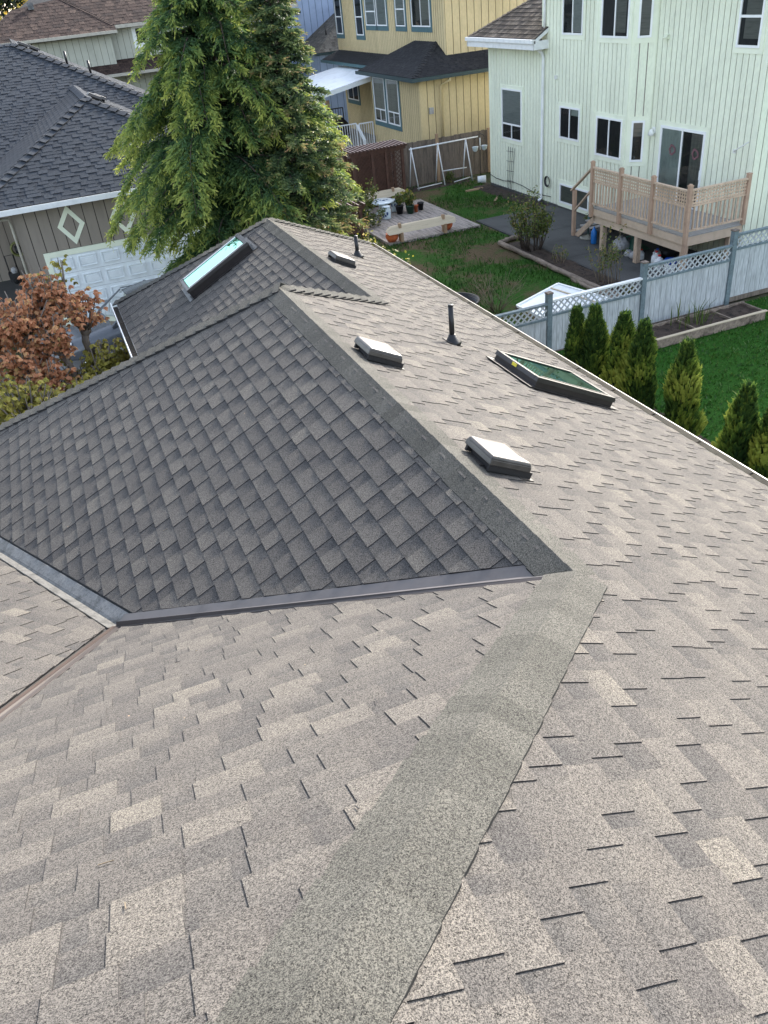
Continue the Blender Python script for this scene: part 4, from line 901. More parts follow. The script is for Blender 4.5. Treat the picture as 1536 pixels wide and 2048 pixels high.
# grass blades over the two lawns (nobody could count them)
def grass(name, n, x0, x1, y0, y1, h, seed, patch):
    r = random.Random(seed); lv = Leaves()
    for _ in range(n):
        x, y = r.uniform(x0, x1), r.uniform(y0, y1)
        if patch and math.sin(x * 1.7 + 2.2 * math.sin(y * .9)) + math.sin(y * 1.3 + x * .6) + r.gauss(0, .5) < -.1: continue
        if (12.55 < x and 15 < y < 23.2) or (x > 13.3 and 15 < y < 26.3) or (9.8 < x < 13.2 and 25.4 < y < 30.5): continue
        a = r.uniform(0, 2 * PI); hh = h * r.uniform(.5, 1.4); w = .018; dx, dy = math.cos(a) * w, math.sin(a) * w; lx, ly = r.gauss(0, hh * .4), r.gauss(0, hh * .4)
        lv.quad((x - dx, y - dy, 0), (x + dx, y + dy, 0), (x + lx + dx * .2, y + ly + dy * .2, hh), (x + lx - dx * .2, y + ly - dy * .2, hh), r.gauss(.45, .25))
    o = lv.build(name, 'grass_blade', None); o['kind'] = 'stuff'; return o
grass('grass', 26000, 7.0, 16.3, 15.6, 32.8, .085, 5, True)
grass('grass', 16000, 8.5, 17, 6.0, 14.9, .05, 6, False)
# ------------------------------------------------------------------ fences
fn = thing('lattice_fence', 'pale blue board fence with slate posts and diagonal lattice top', 'fence', (11, 15, 0))
FX = (6.9, 9.40, 11.87, 14.35, 16.85); FT = (1.17, 1.23, 1.49, 1.72); FB = (-.05, -.03, .02, .16); PT = (1.38, 1.40, 1.58, 1.83, 1.95)
for i, x in enumerate(FX):
    mb = MB(); mb.box(x - .06, 14.93, -.1, x + .06, 15.05, PT[i] - .03, 'fence_slate'); mb.box(x - .072, 14.918, PT[i] - .03, x + .072, 15.062, PT[i], 'old_board'); mb.build('post', fn)
for i in range(4):
    x0, x1, zt, zb = FX[i] + .061, FX[i + 1] - .061, FT[i], FB[i]; zl = zt - .33
    mb = MB(); k = int((x1 - x0) / .14); w = (x1 - x0) / k
    for j in range(k): mb.box(x0 + j * w + .004, 14.965 + R.uniform(0, .004), zb + .04, x0 + (j + 1) * w - .004, 14.99, zl, 'fence_white')
    mb.box(x0, 14.99, zb, x1, 15.0, zl, 'old_board')
    b = mb.build('board_panel', fn)
    mb = MB(); sh = 'white_metal' if i == 1 else 'fence_slate'
    mb.box(x0, 14.93, zt - .04, x1, 15.03, zt, sh); mb.box(x0, 14.94, zl - .045, x1, 15.02, zl + .002, 'fence_slate'); mb.box(x0, 14.94, zb - .06, x1, 15.02, zb + .05, 'old_board'); mb.build('rail', b)
    mb = MB(); h = zt - .04 - zl; s = .155
    for lay, sg in ((14.966, 1), (14.982, -1)):
        a = x0 - h
        while a < x1:
            p, q = (a, 0), (a + h, h)
            # clip to the panel
            t0 = max(0, (x0 - a) / h); t1 = min(1, (x1 - a) / h)
            if t1 > t0 + .05:
                X0_, X1_ = a + h * t0, a + h * t1
                if sg < 0: X0_, X1_ = x0 + x1 - X0_, x0 + x1 - X1_
                mb.bar((X0_, lay, zl + h * t0), (X1_, lay, zl + h * t1), .014, .034, 'fence_white', up=(0, 0, 1)) if False else mb.obox(V((X0_ - .024, lay - .006, zl + h * t0)), (X1_ - X0_, 0, h * (t1 - t0)), (0, .012, 0), (.048, 0, 0), 'fence_white')
            a += s
    mb.build('lattice', b)
wf = thing('board_fence', 'weathered brown grey vertical board fence below the yellow side wall', 'fence', (12, 33, 0))
mb = MB(); x = 7.
while x < 19.5:
    w = R.uniform(.13, .15); mb.box(x, 33.0, 0, x + w - .006, 33.02, 1.68 + R.uniform(-.02, .02), 'old_board'); x += w
mb.box(7, 33.02, .2, 19.5, 33.06, .29, 'old_board'); mb.box(7, 33.02, 1.45, 19.5, 33.06, 1.54, 'old_board'); mb.build('board_panel', wf)
for x, h in ((15.22, 1.85), (12.8, 1.74), (17.6, 1.74), (10.4, 1.74)):
    mb = MB(); mb.box(x - .06, 32.93, 0, x + .06, 33.0, h, 'tan_post'); mb.build('post', wf)
rf = thing('rear_fence', 'brown cedar fence running behind the porch of the yellow house', 'fence', (14, 49.5, 0)); mb = MB()
mb.box(9, 49.4, 0, 16.2, 49.45, 1.75, 'tan_post'); mb.build('board_panel', rf); mb = MB(); mb.box(15.3, 49.3, 0, 15.42, 49.4, 2.0, 'old_board'); mb.build('post', rf)
# ------------------------------------------------------------------ swing frame, plant hook
sw = thing('swing_frame', 'bare white tubular swing frame standing before the weathered fence', 'swing set', (15, 32.4, 0))
def tb(name, parent, mat, *segs, r=.024, n=7):
    mb = MB()
    for sgm in segs: mb.tube(list(sgm), r, mat, n)
    return mb.build(name, parent)
tb('top_bar', sw, 'swing_white', ((13.72, 32.4, 1.54), (16.80, 32.4, 1.58)), r=.028)
for x in (13.80, 14.98, 16.24):
    for dy in (-.36, .36): tb('leg', sw, 'swing_white', ((x, 32.4, 1.6), (x + (.08 if dy < 0 else .0), 32.4 + dy, .0)))
tb('cross_bar', sw, 'swing_white', ((13.84, 32.1, .08), (14.95, 32.12, .12)), ((15.5, 32.1, .07), (16.25, 32.1, .14)), ((15.08, 32.2, .55), (16.15, 32.2, .52)), r=.02)
hk = thing('plant_hook', 'thin metal plant hook holding two white pots before the fence', 'plant hook', (16.95, 32.5, 0))
tb('pole', hk, 'iron', ((16.95, 32.5, 0), (16.95, 32.5, 1.6)), ((16.7, 32.5, 1.45), (16.78, 32.5, 1.6), (16.95, 32.5, 1.66), (17.1, 32.5, 1.6), (17.18, 32.5, 1.45)), r=.012)
tb('sleeve', hk, 'white_vinyl', ((16.95, 32.5, 1.05), (16.95, 32.5, 1.5)), r=.02)
for x in (16.72, 17.14):
    p = meta(MB().build('hanging_pot', None), 'white hanging pot on the %s arm of the plant hook' % ('near house' if x > 17 else 'swing frame side'), 'pot', 'hanging pots on the plant hook') if False else None
    mb = MB(); mb.lathe((x, 32.5, 1.0), [(.05, 0), (.10, .05), (.13, .17), (.14, .19), (.12, .185)], 'porcelain', 12); mb.tube([(x - .12, 32.5, 1.18), (x, 32.5, 1.46), (x + .12, 32.5, 1.18)], .006, 'iron', 4); o = mb.build('hanging_pot', base=(x, 32.5, 1.0))
    meta(o, 'white hanging pot at the hook end beside the mint wall' if x > 17 else 'white hanging pot at the hook end towards the swing frame', 'pot', 'pots on the plant hook')
mb = MB(); mb.tube([(16.2, 31.35, .16), (16.5, 31.2, .16)], [.13, .15], 'jug_white', 12); o = mb.build('fallen_bucket', base=(16.35, 31.3, 0)); meta(o, 'white bucket lying on its side at the mint house corner', 'bucket')
# ------------------------------------------------------------------ pergolas
def pergola(name, label, x0, x1, y0, y1, z, slats, mid, lat):
    t = thing(name, label, 'pergola', ((x0 + x1) / 2, (y0 + y1) / 2, 0))
    for x in (x0, *mid, x1):
        for y in ((y0, y1) if x in (x0, x1) else (y0,)):
            mb = MB(); mb.box(x - .05, y - .05, 0, x + .05, y + .05, z - .08, 'pergola_brown'); mb.build('post', t)
    for y in (y0, y1):
        mb = MB(); mb.box(x0 - .15, y - .025, z - .14, x1 + .15, y + .025, z - .02, 'pergola_brown'); mb.build('beam', t)
    for i in range(slats):
        x = x0 - .12 + (x1 - x0 + .24) * i / (slats - 1); mb = MB(); mb.box(x - .02, y0 - .22, z - .02, x + .02, y1 + .22, z + .05, 'pergola_brown'); mb.box(x - .02, y0 - .22, z + .0505, x + .02, y1 + .22, z + .056, 'pergola_edge'); mb.build('slat', t)
    xs = (x0, *mid, x1)
    for a, b in zip(xs, xs[1:]):
        mb = MB(); A0, A1_, Z0, Z1 = a + .05, b - .05, lat[0], z - .14; h = Z1 - Z0
        for sg, lay in ((1, y0 - .01), (-1, y0 + .006)):
            q = A0 - h
            while q < A1_:
                t0 = max(0, (A0 - q) / h); t1 = min(1, (A1_ - q) / h)
                if t1 > t0 + .02:
                    u0, u1 = q + h * t0, q + h * t1
                    if sg < 0: u0, u1 = A0 + A1_ - u0, A0 + A1_ - u1
                    mb.obox((u0 - .02, lay - .006, Z0 + h * t0), (u1 - u0, 0, h * (t1 - t0)), (0, .012, 0), (.036, 0, 0), 'pergola_brown')
                q += lat[1]
        for zz in (Z0 - .03, Z1 - .03): mb.box(A0, y0 - .02, zz, A1_, y0 + .02, zz + .05, 'pergola_brown')
        mb.build('lattice_panel', t)
    return t
pg = pergola('garden_pergola', 'dark brown slatted pergola with lattice panels behind the plank deck', 10.75, 12.72, 30.75, 31.65, 2.06, 17, (11.5, 12.05), (.55, .15))
mb = MB(); mb.box(11.60, 30.80, .0, 11.95, 30.82, 1.9, 'pergola_brown'); mb.box(10.82, 31.60, .0, 12.6, 31.63, 1.75, 'pergola_brown'); mb.build('back_panel', pg)
pergola('small_trellis', 'small brown slatted trellis half hidden by yellow shrubs near the conifers', 8.35, 9.45, 26.9, 27.6, 1.12, 7, (), (.25, .12))
# ------------------------------------------------------------------ plank deck, benches, table, pots
pd = thing('plank_platform', 'low weathered grey plank deck on the lawn', 'deck', (11.5, 27.9, 0)); mb = MB(); x = 9.84
while x < 13.1: mb.box(x, 25.42 + R.uniform(0, .02), 0, x + .134, 30.42, .075 + R.uniform(0, .004), 'grey_plank'); x += .14
mb.box(9.86, 25.43, -.02, 13.1, 30.4, .03, 'soil'); mb.build('planks', pd)
def bench(label, x0, x1, y, posts, zt):
    t = thing('plank_bench', label, 'bench', ((x0 + x1) / 2, y, .08), 'plank benches on the weathered deck'); mb = MB()
    pr = [(-.5, -.03), (-.48, -.115), (.48, -.115), (.5, -.03), (.5, .0), (.42, .09), (-.42, .09), (-.5, 0)]
    L = x1 - x0; c = (x0 + x1) / 2
    lo = [V((c + a * L, y - .09 + (b + .115) * .9, zt + b - .09)) for a, b in pr]; hi = [p + V((0, .035, .0)) + V((0, .03, .02)) for p in lo]
    mb.face(lo, 'bench_wood'); mb.face(hi[::-1], 'bench_wood')
    for i in range(8): mb.face([lo[i], hi[i], hi[(i + 1) % 8], lo[(i + 1) % 8]], 'bench_wood')
    mb.build('plank', t)
    for x in posts:
        mb = MB(); mb.box(x - .045, y + .03, .075, x + .045, y + .12, zt + .08, 'tan_post'); mb.box(x - .045, y - .11, .075, x + .045, y - .02, zt - .19, 'tan_post'); mb.build('post', t)
bench('long pale plank bench along the lawn edge of the weathered deck', 9.78, 12.28, 25.45, (10.28, 11.86), .56)
bench('long pale plank bench in front of the lattice pergola', 10.2, 12.45, 30.1, (12.0, 10.6), .66)
def porcelain(name, label, cat, x, y, prof, group=None, deco=0):
    t = thing(name, label, cat, (x, y, .08), group); mb = MB(); mb.lathe((x, y, .08), prof, 'porcelain', 24); b = mb.build('body', t)
    mb = MB(); r = random.Random(int(x * 100)); H = prof[-1][1]
    for k in range(deco):
        a = r.uniform(0, 2 * PI); z = r.uniform(.12, .8) * H
        rad = np.interp(z, [p[1] for p in prof], [p[0] for p in prof]) + .003
        mb.grid([[V((x + rad * math.cos(a + u * .2 * r.uniform(.5, 1.3)), y + rad * math.sin(a + u * .2), .08 + z + v * .055)) for u in (-1, 0, 1)] for v in (-1, 0, 1)], 'cobalt')
    if not deco:
        for k in range(9):
            a = r.uniform(0, 2 * PI); q = r.uniform(.05, .3); c = V((x + q * math.cos(a), y + q * math.sin(a), .08 + H + .003)); mb.face([c + V((math.cos(u * PI / 3) * r.uniform(.03, .07), math.sin(u * PI / 3) * r.uniform(.03, .07), 0)) for u in range(6)], 'cobalt')
    mb.build('painted_pattern', t); return t
porcelain('garden_table', 'round white and blue porcelain garden table on a pedestal', 'table', 11.15, 29.3, [(.24, 0), (.26, .03), (.12, .12), (.10, .28), (.20, .38), (.47, .42), (.48, .45), (.45, .47), (.0, .475)])
sp = [(.15, 0), (.16, .03), (.145, .07), (.17, .2), (.16, .32), (.14, .38), (.155, .41), (.15, .43), (.02, .432)]
porcelain('garden_stool', 'white and blue porcelain stool standing alone before the round table', 'stool', 11.03, 28.55, sp, 'porcelain stools by the table', 9)
porcelain('garden_stool', 'porcelain stool between the round table and the dark potted plants', 'stool', 11.72, 29.35, sp, 'porcelain stools by the table', 9)
def pot(name, label, x, y, r, h, mat, group, plant=None, z=.08, belly=False):
    t = thing(name, label, 'pot', (x, y, z), group); mb = MB()
    pr = [(r * .72, 0), (r, h * .9), (r * 1.08, h * .9), (r * 1.08, h), (r * .95, h), (r * .92, h * .85), (0, h * .84)] if not belly else [(r * .6, 0), (r * .95, h * .3), (r * 1.1, h * .6), (r, h * .86), (r * 1.06, h * .95), (r * 1.02, h), (r * .9, h * .98), (r * .85, h * .85), (0, h * .84)]
    mb.lathe((x, y, z), pr, mat, 18); mb.build('body', t)
    mb = MB(); mb.lathe((x, y, z + h * .845), [(r * .86, 0), (0, .012)], 'soil', 12, cap=False); mb.build('soil', t)
    if plant:
        n, hh, sp_, m = plant; lv = Leaves(); rr = random.Random(int(x * 1000)); mb = MB()
        for k in range(n):
            a = rr.uniform(0, 2 * PI); q = sp_ * rr.random(); p0 = V((x, y, z + h)); p1 = V((x + q * math.cos(a), y + q * math.sin(a), z + h + hh * rr.uniform(.4, 1))); mb.tube([p0, (p0 + p1) / 2 + V((0, 0, .04)), p1], .006, 'twig', 4)
            for j in range(16):
                c = p0.lerp(p1, rr.uniform(.35, 1)) + V((rr.gauss(0, .05), rr.gauss(0, .05), rr.gauss(0, .05))); d = rv(.03); e = rv(.03); lv.quad(c - d, c + e, c + d, c - e, rr.random())
        mb.build('stem', t); lv.build('foliage', m, t)
    return t
pot('plant_pot', 'black plant pot with bare twiggy plant nearest the porcelain stool', 11.68, 28.86, .15, .30, 'black_plastic', 'pots on the weathered deck', (12, .40, .2, 'shrub_green'))
pot('plant_pot', 'dark green plant pot with a spreading leafy plant', 12.0, 28.62, .15, .28, 'green_pot', 'pots on the weathered deck', (16, .45, .25, 'shrub_green'))
pot('plant_pot', 'black pot behind the green pot holding a yellowish bush', 12.12, 29.0, .14, .28, 'black_plastic', 'pots on the weathered deck', (16, .5, .25, 'gold_leaves'))
pot('plant_pot', 'small orange red pot wedged between the green and black pots', 12.25, 28.68, .09, .24, 'terracotta', 'pots on the weathered deck')
pot('plant_pot', 'empty black plastic pot at the lawn side of the group', 12.52, 28.85, .12, .26, 'black_plastic', 'pots on the weathered deck')
pot('terracotta_pot', 'round terracotta pot under the near end of the lawn side bench', 10.02, 25.62, .20, .27, 'terracotta', 'terracotta pots by the bench', (4, .15, .05, 'shrub_green'), belly=True)
pot('terracotta_pot', 'round terracotta pot tucked behind the far bench post', 12.08, 25.72, .18, .27, 'terracotta', 'terracotta pots by the bench', belly=True)
# ------------------------------------------------------------------ garden bed edging, cold frame, tub, planter box
mb = MB()
def logs(name, label, segs, r=.075):
    t = thing(name, label, 'log edging', segs[0][0])
    for a, b in segs:
        a, b = V(a), V(b); mb = MB(); n = 7
        mb.tube([a.lerp(b, i / n) + V((R.gauss(0, .01), R.gauss(0, .01), R.gauss(0, .006))) for i in range(n + 1)], [r * R.uniform(.88, 1.1) for _ in range(n + 1)], 'log', 9); mb.build('log', t)
logs('log_border', 'weathered grey log border around the rose bed', [((12.64, 23.1, .09), (12.62, 20.2, .09)), ((12.6, 20.15, .09), (12.6, 17.6, .09)), ((12.57, 18.9, .03), (12.45, 15.2, .03)), ((12.62, 17.5, .10), (12.58, 15.2, .10)), ((12.66, 23.15, .08), (13.45, 23.35, .08))])
mb = MB(); mb.box(15.2, 30.4, -.02, 15.95, 30.5, .05, 'tan_post'); mb.obox((15.3, 28.2, -.02), (.4, .5, 0), (-.06, .05, 0), (0, 0, .05), 'tan_post'); o = mb.build('edging_board', base=(15.6, 29.4, 0)); meta(o, 'loose tan edging boards at the soil strip below the mint wall', 'board')
cf = thing('cold_frame', 'white translucent cold frame lid rising behind the lattice fence', 'cold frame', (10.3, 16.4, 0))
a, b, c, d = V((10.78, 16.8, .82)), V((9.25, 16.12, .80)), V((9.6, 15.3, .62)), V((11.5, 15.5, .62))
mb = MB(); mb.grid([[a.lerp(b, i / 6), d.lerp(c, i / 6)] for i in range(7)], 'sheet_white', smooth=False)
mb.grid([[a.lerp(b, i / 6) - V((0, 0, .012)), d.lerp(c, i / 6) - V((0, 0, .012))] for i in range(7)], 'sheet_white', smooth=False); mb.build('sheet', cf)
mb = MB()
for p, q in ((a, b), (b, c), (c, d), (d, a)): mb.bar(p, q, .05, .05, 'white_paint')
mb.bar(a.lerp(b, .2), d.lerp(c, .2), .04, .045, 'bench_wood'); mb.build('lid_frame', cf)
for p in (a, b, c, d):
    mb = MB(); mb.bar((p.x, p.y, 0), (p.x, p.y, p.z), .05, .05, 'old_board'); mb.build('leg', cf)
tu = thing('round_tub', 'black round garden tub filled with soil near the roof eave', 'tub', (8.92, 18.75, 0)); mb = MB()
mb.lathe((8.92, 18.75, 0), [(.60, 0), (.63, .22), (.66, .23), (.66, .25), (.60, .25), (.58, .08), (0, .10)], 'black_plastic', 28); mb.build('rim', tu); mb = MB(); mb.lathe((8.92, 18.75, .11), [(.575, 0), (.3, .04), (0, .02)], 'soil', 20, cap=False); mb.build('soil', tu)
pb_ = thing('planter_box', 'long low wooden planter box of dark soil along the lattice fence', 'planter', (13, 14.2, 0))
mb = MB(); z = .20
for x0, y0, x1, y1 in ((11.45, 13.80, 14.45, 13.84), (11.45, 14.58, 14.55, 14.62), (11.45, 13.84, 11.49, 14.58), (14.45, 13.84, 14.49, 14.58), (12.55, 13.84, 12.58, 14.58), (13.55, 13.84, 13.58, 14.58)): mb.box(x0, y0, 0, x1, y1, z, 'log')
mb.box(11.44, 13.79, z, 14.5, 13.87, z + .02, 'bench_wood'); mb.build('boards', pb_)
for i, (x0, x1) in enumerate(((11.49, 12.55), (12.58, 13.55), (13.58, 14.45))):
    r = random.Random(i); mb = MB(); mb.grid([[(x0 + (x1 - x0) * a / 12, 13.84 + .74 * b / 9, .13 + .04 * r.random()) for a in range(13)] for b in range(10)], 'soil'); mb.build('soil', pb_)
lk = thing('leek_plants', 'tall thin green leek leaves growing in the planter box', 'plant', (12.75, 14.25, .15)); lv = Leaves(); r = random.Random(4)
for k in range(34):
    x, y = 12.75 + r.gauss(0, .22), 14.25 + r.gauss(0, .14); a = r.uniform(0, 6.28); L = r.uniform(.25, .62); w = V((math.cos(a + 1.57), math.sin(a + 1.57), 0)) * .011; p = V((x, y, .14)); d = V((math.cos(a) * .25, math.sin(a) * .25, 1)) * L
    lv.quad(p - w, p + w, p + d * .6 + w, p + d * .6 - w, r.uniform(.2, .6)); q = p + d * .6; e = d * .4 + V((math.cos(a), math.sin(a), -.5)) * .12 * r.random(); lv.quad(q - w, q + w, q + e + w * .2, q + e - w * .2, r.uniform(.3, .7))
lv.build('foliage', 'shrub_green', lk)
# ------------------------------------------------------------------ things stored under the deck
def solo(mb, name, base, label, cat, group=None): return meta(mb.build(name, base=base), label, cat, group)
def jug(x, y, lab, capm='cap_red', s=1., body='jug_white'):
    t = thing('plastic_jug', lab, 'jug', (x, y, .03), 'jugs stored under the deck'); mb = MB(); mb.lathe((x, y, .03), [(.10 * s, 0), (.115 * s, .03), (.115 * s, .2 * s), (.08 * s, .27 * s), (.035 * s, .30 * s), (.035 * s, .32 * s)], body, 14); mb.tube([(x - .06 * s, y, .03 + .26 * s), (x - .10 * s, y, .03 + .33 * s), (x - .02 * s, y, .03 + .33 * s)], .014, body, 6); mb.build('body', t)
    mb = MB(); mb.lathe((x, y, .03 + .32 * s), [(.04 * s, 0), (.04 * s, .035), (.0, .036)], capm, 10); mb.build('cap', t)
jug(14.98, 18.45, 'white plastic jug with red cap just behind the middle deck post', s=1.15); jug(14.82, 18.12, 'white plastic jug with red cap closest to the blue bucket', s=1.15); jug(15.25, 18.75, 'pale jug half hidden behind the other white jugs', 'bucket_blue', 1., 'bag_grey')
bb = thing('paint_bucket', 'white bucket with a bright blue lid under the deck corner', 'bucket', (14.9, 17.75, .03)); mb = MB(); mb.lathe((14.9, 17.75, .03), [(.13, 0), (.16, .26)], 'jug_white', 16); mb.build('body', bb); mb = MB(); mb.lathe((14.9, 17.75, .28), [(.17, 0), (.175, .07), (.15, .12), (.06, .13), (0, .13)], 'bucket_blue', 16); mb.build('lid', bb)
bo = thing('gas_bottle', 'slim blue bottle standing by the deck stairs', 'bottle', (14.9, 21.3, .03)); mb = MB(); mb.lathe((14.9, 21.3, .03), [(.085, 0), (.09, .04), (.09, .36), (.05, .43), (.025, .45), (.025, .5)], 'bottle_blue', 12); mb.build('body', bo)
ub = thing('umbrella_stand', 'round tan parasol stand with a dark green pole under the stairs', 'umbrella stand', (15.1, 21.9, .03)); mb = MB(); mb.lathe((15.1, 21.9, .03), [(.25, 0), (.25, .04), (.19, .05), (.18, .035), (.09, .03), (.06, .08), (.035, .12)], 'umbrella_base', 18); mb.build('base', ub); mb = MB(); mb.tube([(15.1, 21.9, .1), (15.1, 21.9, .75)], .03, 'pole_green', 8); mb.build('pole', ub)
gc = thing('garden_chair', 'dark green plastic chair lying on its side beneath the deck', 'chair', (15.3, 19.9, .03)); mb = MB()
mb.grid([[V((15.25 + .05 * math.sin(b * 1.2) + .02 * a, 19.62 + .5 * b / 6, .06 + .08 * a)) for b in range(7)] for a in range(6)], 'chair_green'); mb.tube([(15.2, 19.6, .05), (15.15, 19.6, .45), (15.2, 19.85, .52), (15.22, 20.12, .42), (15.25, 20.14, .05)], .028, 'chair_green', 8); mb.build('backrest', gc)
mb = MB(); mb.grid([[V((15.3 + .07 * a, 19.65 + .42 * b / 5, .08 + .012 * a * b / 5)) for b in range(6)] for a in range(7)], 'chair_green'); mb.build('seat', gc)
for x, y, s, lab in ((15.15, 20.25, .26, 'large crumpled grey bag beside the green chair'), (14.95, 19.35, .15, 'small pale plastic bag left of the middle deck post'), (14.92, 19.6, .13, 'small pale bag next to the green chair leg'), (15.7, 18.9, .28, 'dark bag deep under the middle of the deck'), (15.5, 17.9, .24, 'bluish bag behind the blue lidded bucket')):
    r = random.Random(int(x * 77 + y)); mb = MB(); P_ = [[V((x + s * q * math.cos(k * PI / 7) * r.uniform(.8, 1.15), y + s * q * math.sin(k * PI / 7) * r.uniform(.8, 1.15), .03 + s * h * r.uniform(.85, 1.15))) for k in range(14)] for q, h in ((.8, 0), (1.05, .4), (.9, .9), (.5, 1.3), (.12, 1.45))]
    mb.grid(P_, 'bag_grey' if 'dark' not in lab else 'black_plastic', closed=True, cap=True); solo(mb, 'storage_bag', (x, y, .03), lab, 'bag', 'bags stored under the deck')
jug(15.02, 19.15, 'squat white jug with a red cap left of the middle deck post', s=.8)

# bits of leaf and twig on the roof (nobody could count them)
mb = MB(); r = random.Random(99)
for k in range(34):
    P, x, y = r.choice(((PR, r.uniform(1.2, 5.), r.uniform(.6, 9)), (PL, r.uniform(-.6, .6), r.uniform(1.0, 3.6)), (PD, r.uniform(-1.2, 1.4), r.uniform(5, 8.3))))
    if P is PL and x > y - .9: continue
    if P is PR and x < y - .6 and y < 3.2: continue
    c = P.pt(x, y, .016); a = r.uniform(0, 6.28); L = r.uniform(.006, .018); d = (P.U * math.cos(a) + P.Vd * math.sin(a)); e = P.n.cross(d)
    if k % 4: mb.face([c - d * L * .6, c - e * L * .3 + P.n * .002, c + d * L * .6, c + e * L * .3 + P.n * .003], r.choice(('twig', 'soil', 'tan_post')))
    else: mb.bar(c - d * L * 1.6, c + d * L * 1.6, .0025, .0025, r.choice(('twig', 'iron')), up=P.n)
o = mb.build('leaf_litter'); o['kind'] = 'stuff'
# ------------------------------------------------------------------ trees and shrubs
def trunk(mb, base, top, r0, r1, mat, wob=.06, n=9, seg=8):
    base, top = V(base), V(top)
    mb.tube([base.lerp(top, i / seg) + (V((R.gauss(0, wob), R.gauss(0, wob), 0)) if 0 < i else V((0, 0, 0))) for i in range(seg + 1)], [r0 + (r1 - r0) * (i / seg) ** .8 for i in range(seg + 1)], mat, n)
def conifer(name, label, x, y, H, prof, nb, seed, mat, droop, twl, dens, tip, z0=.3, rise0=.2):
    """boughs arch out and bend down; each carries side twigs in a flat fan, and each twig many short hanging needle blades"""
    r = random.Random(seed); t = thing(name, label, 'tree', (x, y, 0), None); mb = MB()
    trunk(mb, (x, y, 0), (x, y, H), .17, .02, 'bark', .03); tk = mb.build('trunk', t)
    lv = Leaves(); br = MB(); zs = [p[0] for p in prof]; rs = [p[1] for p in prof]; L = 10
    for b in range(nb):
        z = z0 + (H - z0) * (b / nb) ** .95; a = b * 2.39996 + r.gauss(0, .22); Rr = float(np.interp(z, zs, rs)) * r.uniform(.62, 1.16)
        dv_ = V((math.cos(a), math.sin(a), 0)); sd_ = V((-dv_.y, dv_.x, 0)); rise = rise0 * r.uniform(.5, 1.5); dr = droop * r.uniform(.6, 1.35); ph = r.uniform(0, 6)
        pts = [V((x, y, z)) + dv_ * (Rr * s) + V((0, 0, Rr * (rise * math.sin(s * 2.4) - dr * s ** 2.4))) + sd_ * (.07 * Rr * math.sin(s * 4 + ph)) for s in (i / (L - 1) for i in range(L))]
        br.tube(pts, [max(.006, .032 * (1 - i / L) * min(1, Rr)) for i in range(L)], 'bark', 4, cap=False)
        tone = r.gauss(0, .07)
        for k in range(int(dens * (.35 + Rr))):
            s = r.random() ** .72; f = s * (L - 1); i = min(int(f), L - 2); c = pts[i].lerp(pts[i + 1], f - i); sg = r.choice((-1, 1))
            tl = twl * (.45 + .42 * Rr) * (1.15 - .75 * s) * r.uniform(.5, 1.15) + .05
            td = (sd_ * sg * r.uniform(.5, 1.) + dv_ * r.uniform(.25, .9) + V((0, 0, r.gauss(.02, .12)))).normalized()
            nbld = int(7 + tl * 20)
            for j in range(nbld):
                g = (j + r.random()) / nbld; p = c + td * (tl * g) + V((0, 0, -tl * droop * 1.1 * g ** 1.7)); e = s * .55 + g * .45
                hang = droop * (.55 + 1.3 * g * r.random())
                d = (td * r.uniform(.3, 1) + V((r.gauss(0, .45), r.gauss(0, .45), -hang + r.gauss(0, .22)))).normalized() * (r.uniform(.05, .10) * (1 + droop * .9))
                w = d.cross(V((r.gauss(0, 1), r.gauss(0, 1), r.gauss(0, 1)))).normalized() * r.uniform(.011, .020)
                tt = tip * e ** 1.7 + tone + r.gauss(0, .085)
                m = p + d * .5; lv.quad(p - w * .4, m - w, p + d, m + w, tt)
                if r.random() < .5:
                    d2 = (d.normalized() + V((r.gauss(0, .6), r.gauss(0, .6), -droop))).normalized() * d.length * .8; q = p + d * .8; lv.quad(q - w * .4, q + d2 * .5 - w * .8, q + d2, q + d2 * .5 + w * .8, tt + .07)
    br.build('branches', tk); lv.build('crown', mat, t); return t
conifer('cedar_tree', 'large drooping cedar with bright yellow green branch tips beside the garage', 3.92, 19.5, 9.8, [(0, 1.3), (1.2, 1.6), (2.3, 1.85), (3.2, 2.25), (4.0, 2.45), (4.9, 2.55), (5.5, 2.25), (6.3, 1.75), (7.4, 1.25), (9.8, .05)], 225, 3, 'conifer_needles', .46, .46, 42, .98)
conifer('spruce_tree', 'narrow dark spruce with brownish top standing against the drooping cedar', 5.02, 18.2, 8.4, [(0, .9), (1.5, 1.2), (3.2, 1.25), (4.2, 1.12), (5.5, .85), (6.5, .6), (7.4, .40), (8.4, .04)], 190, 4, 'spruce_needles', .14, .32, 46, .86, rise0=.12)
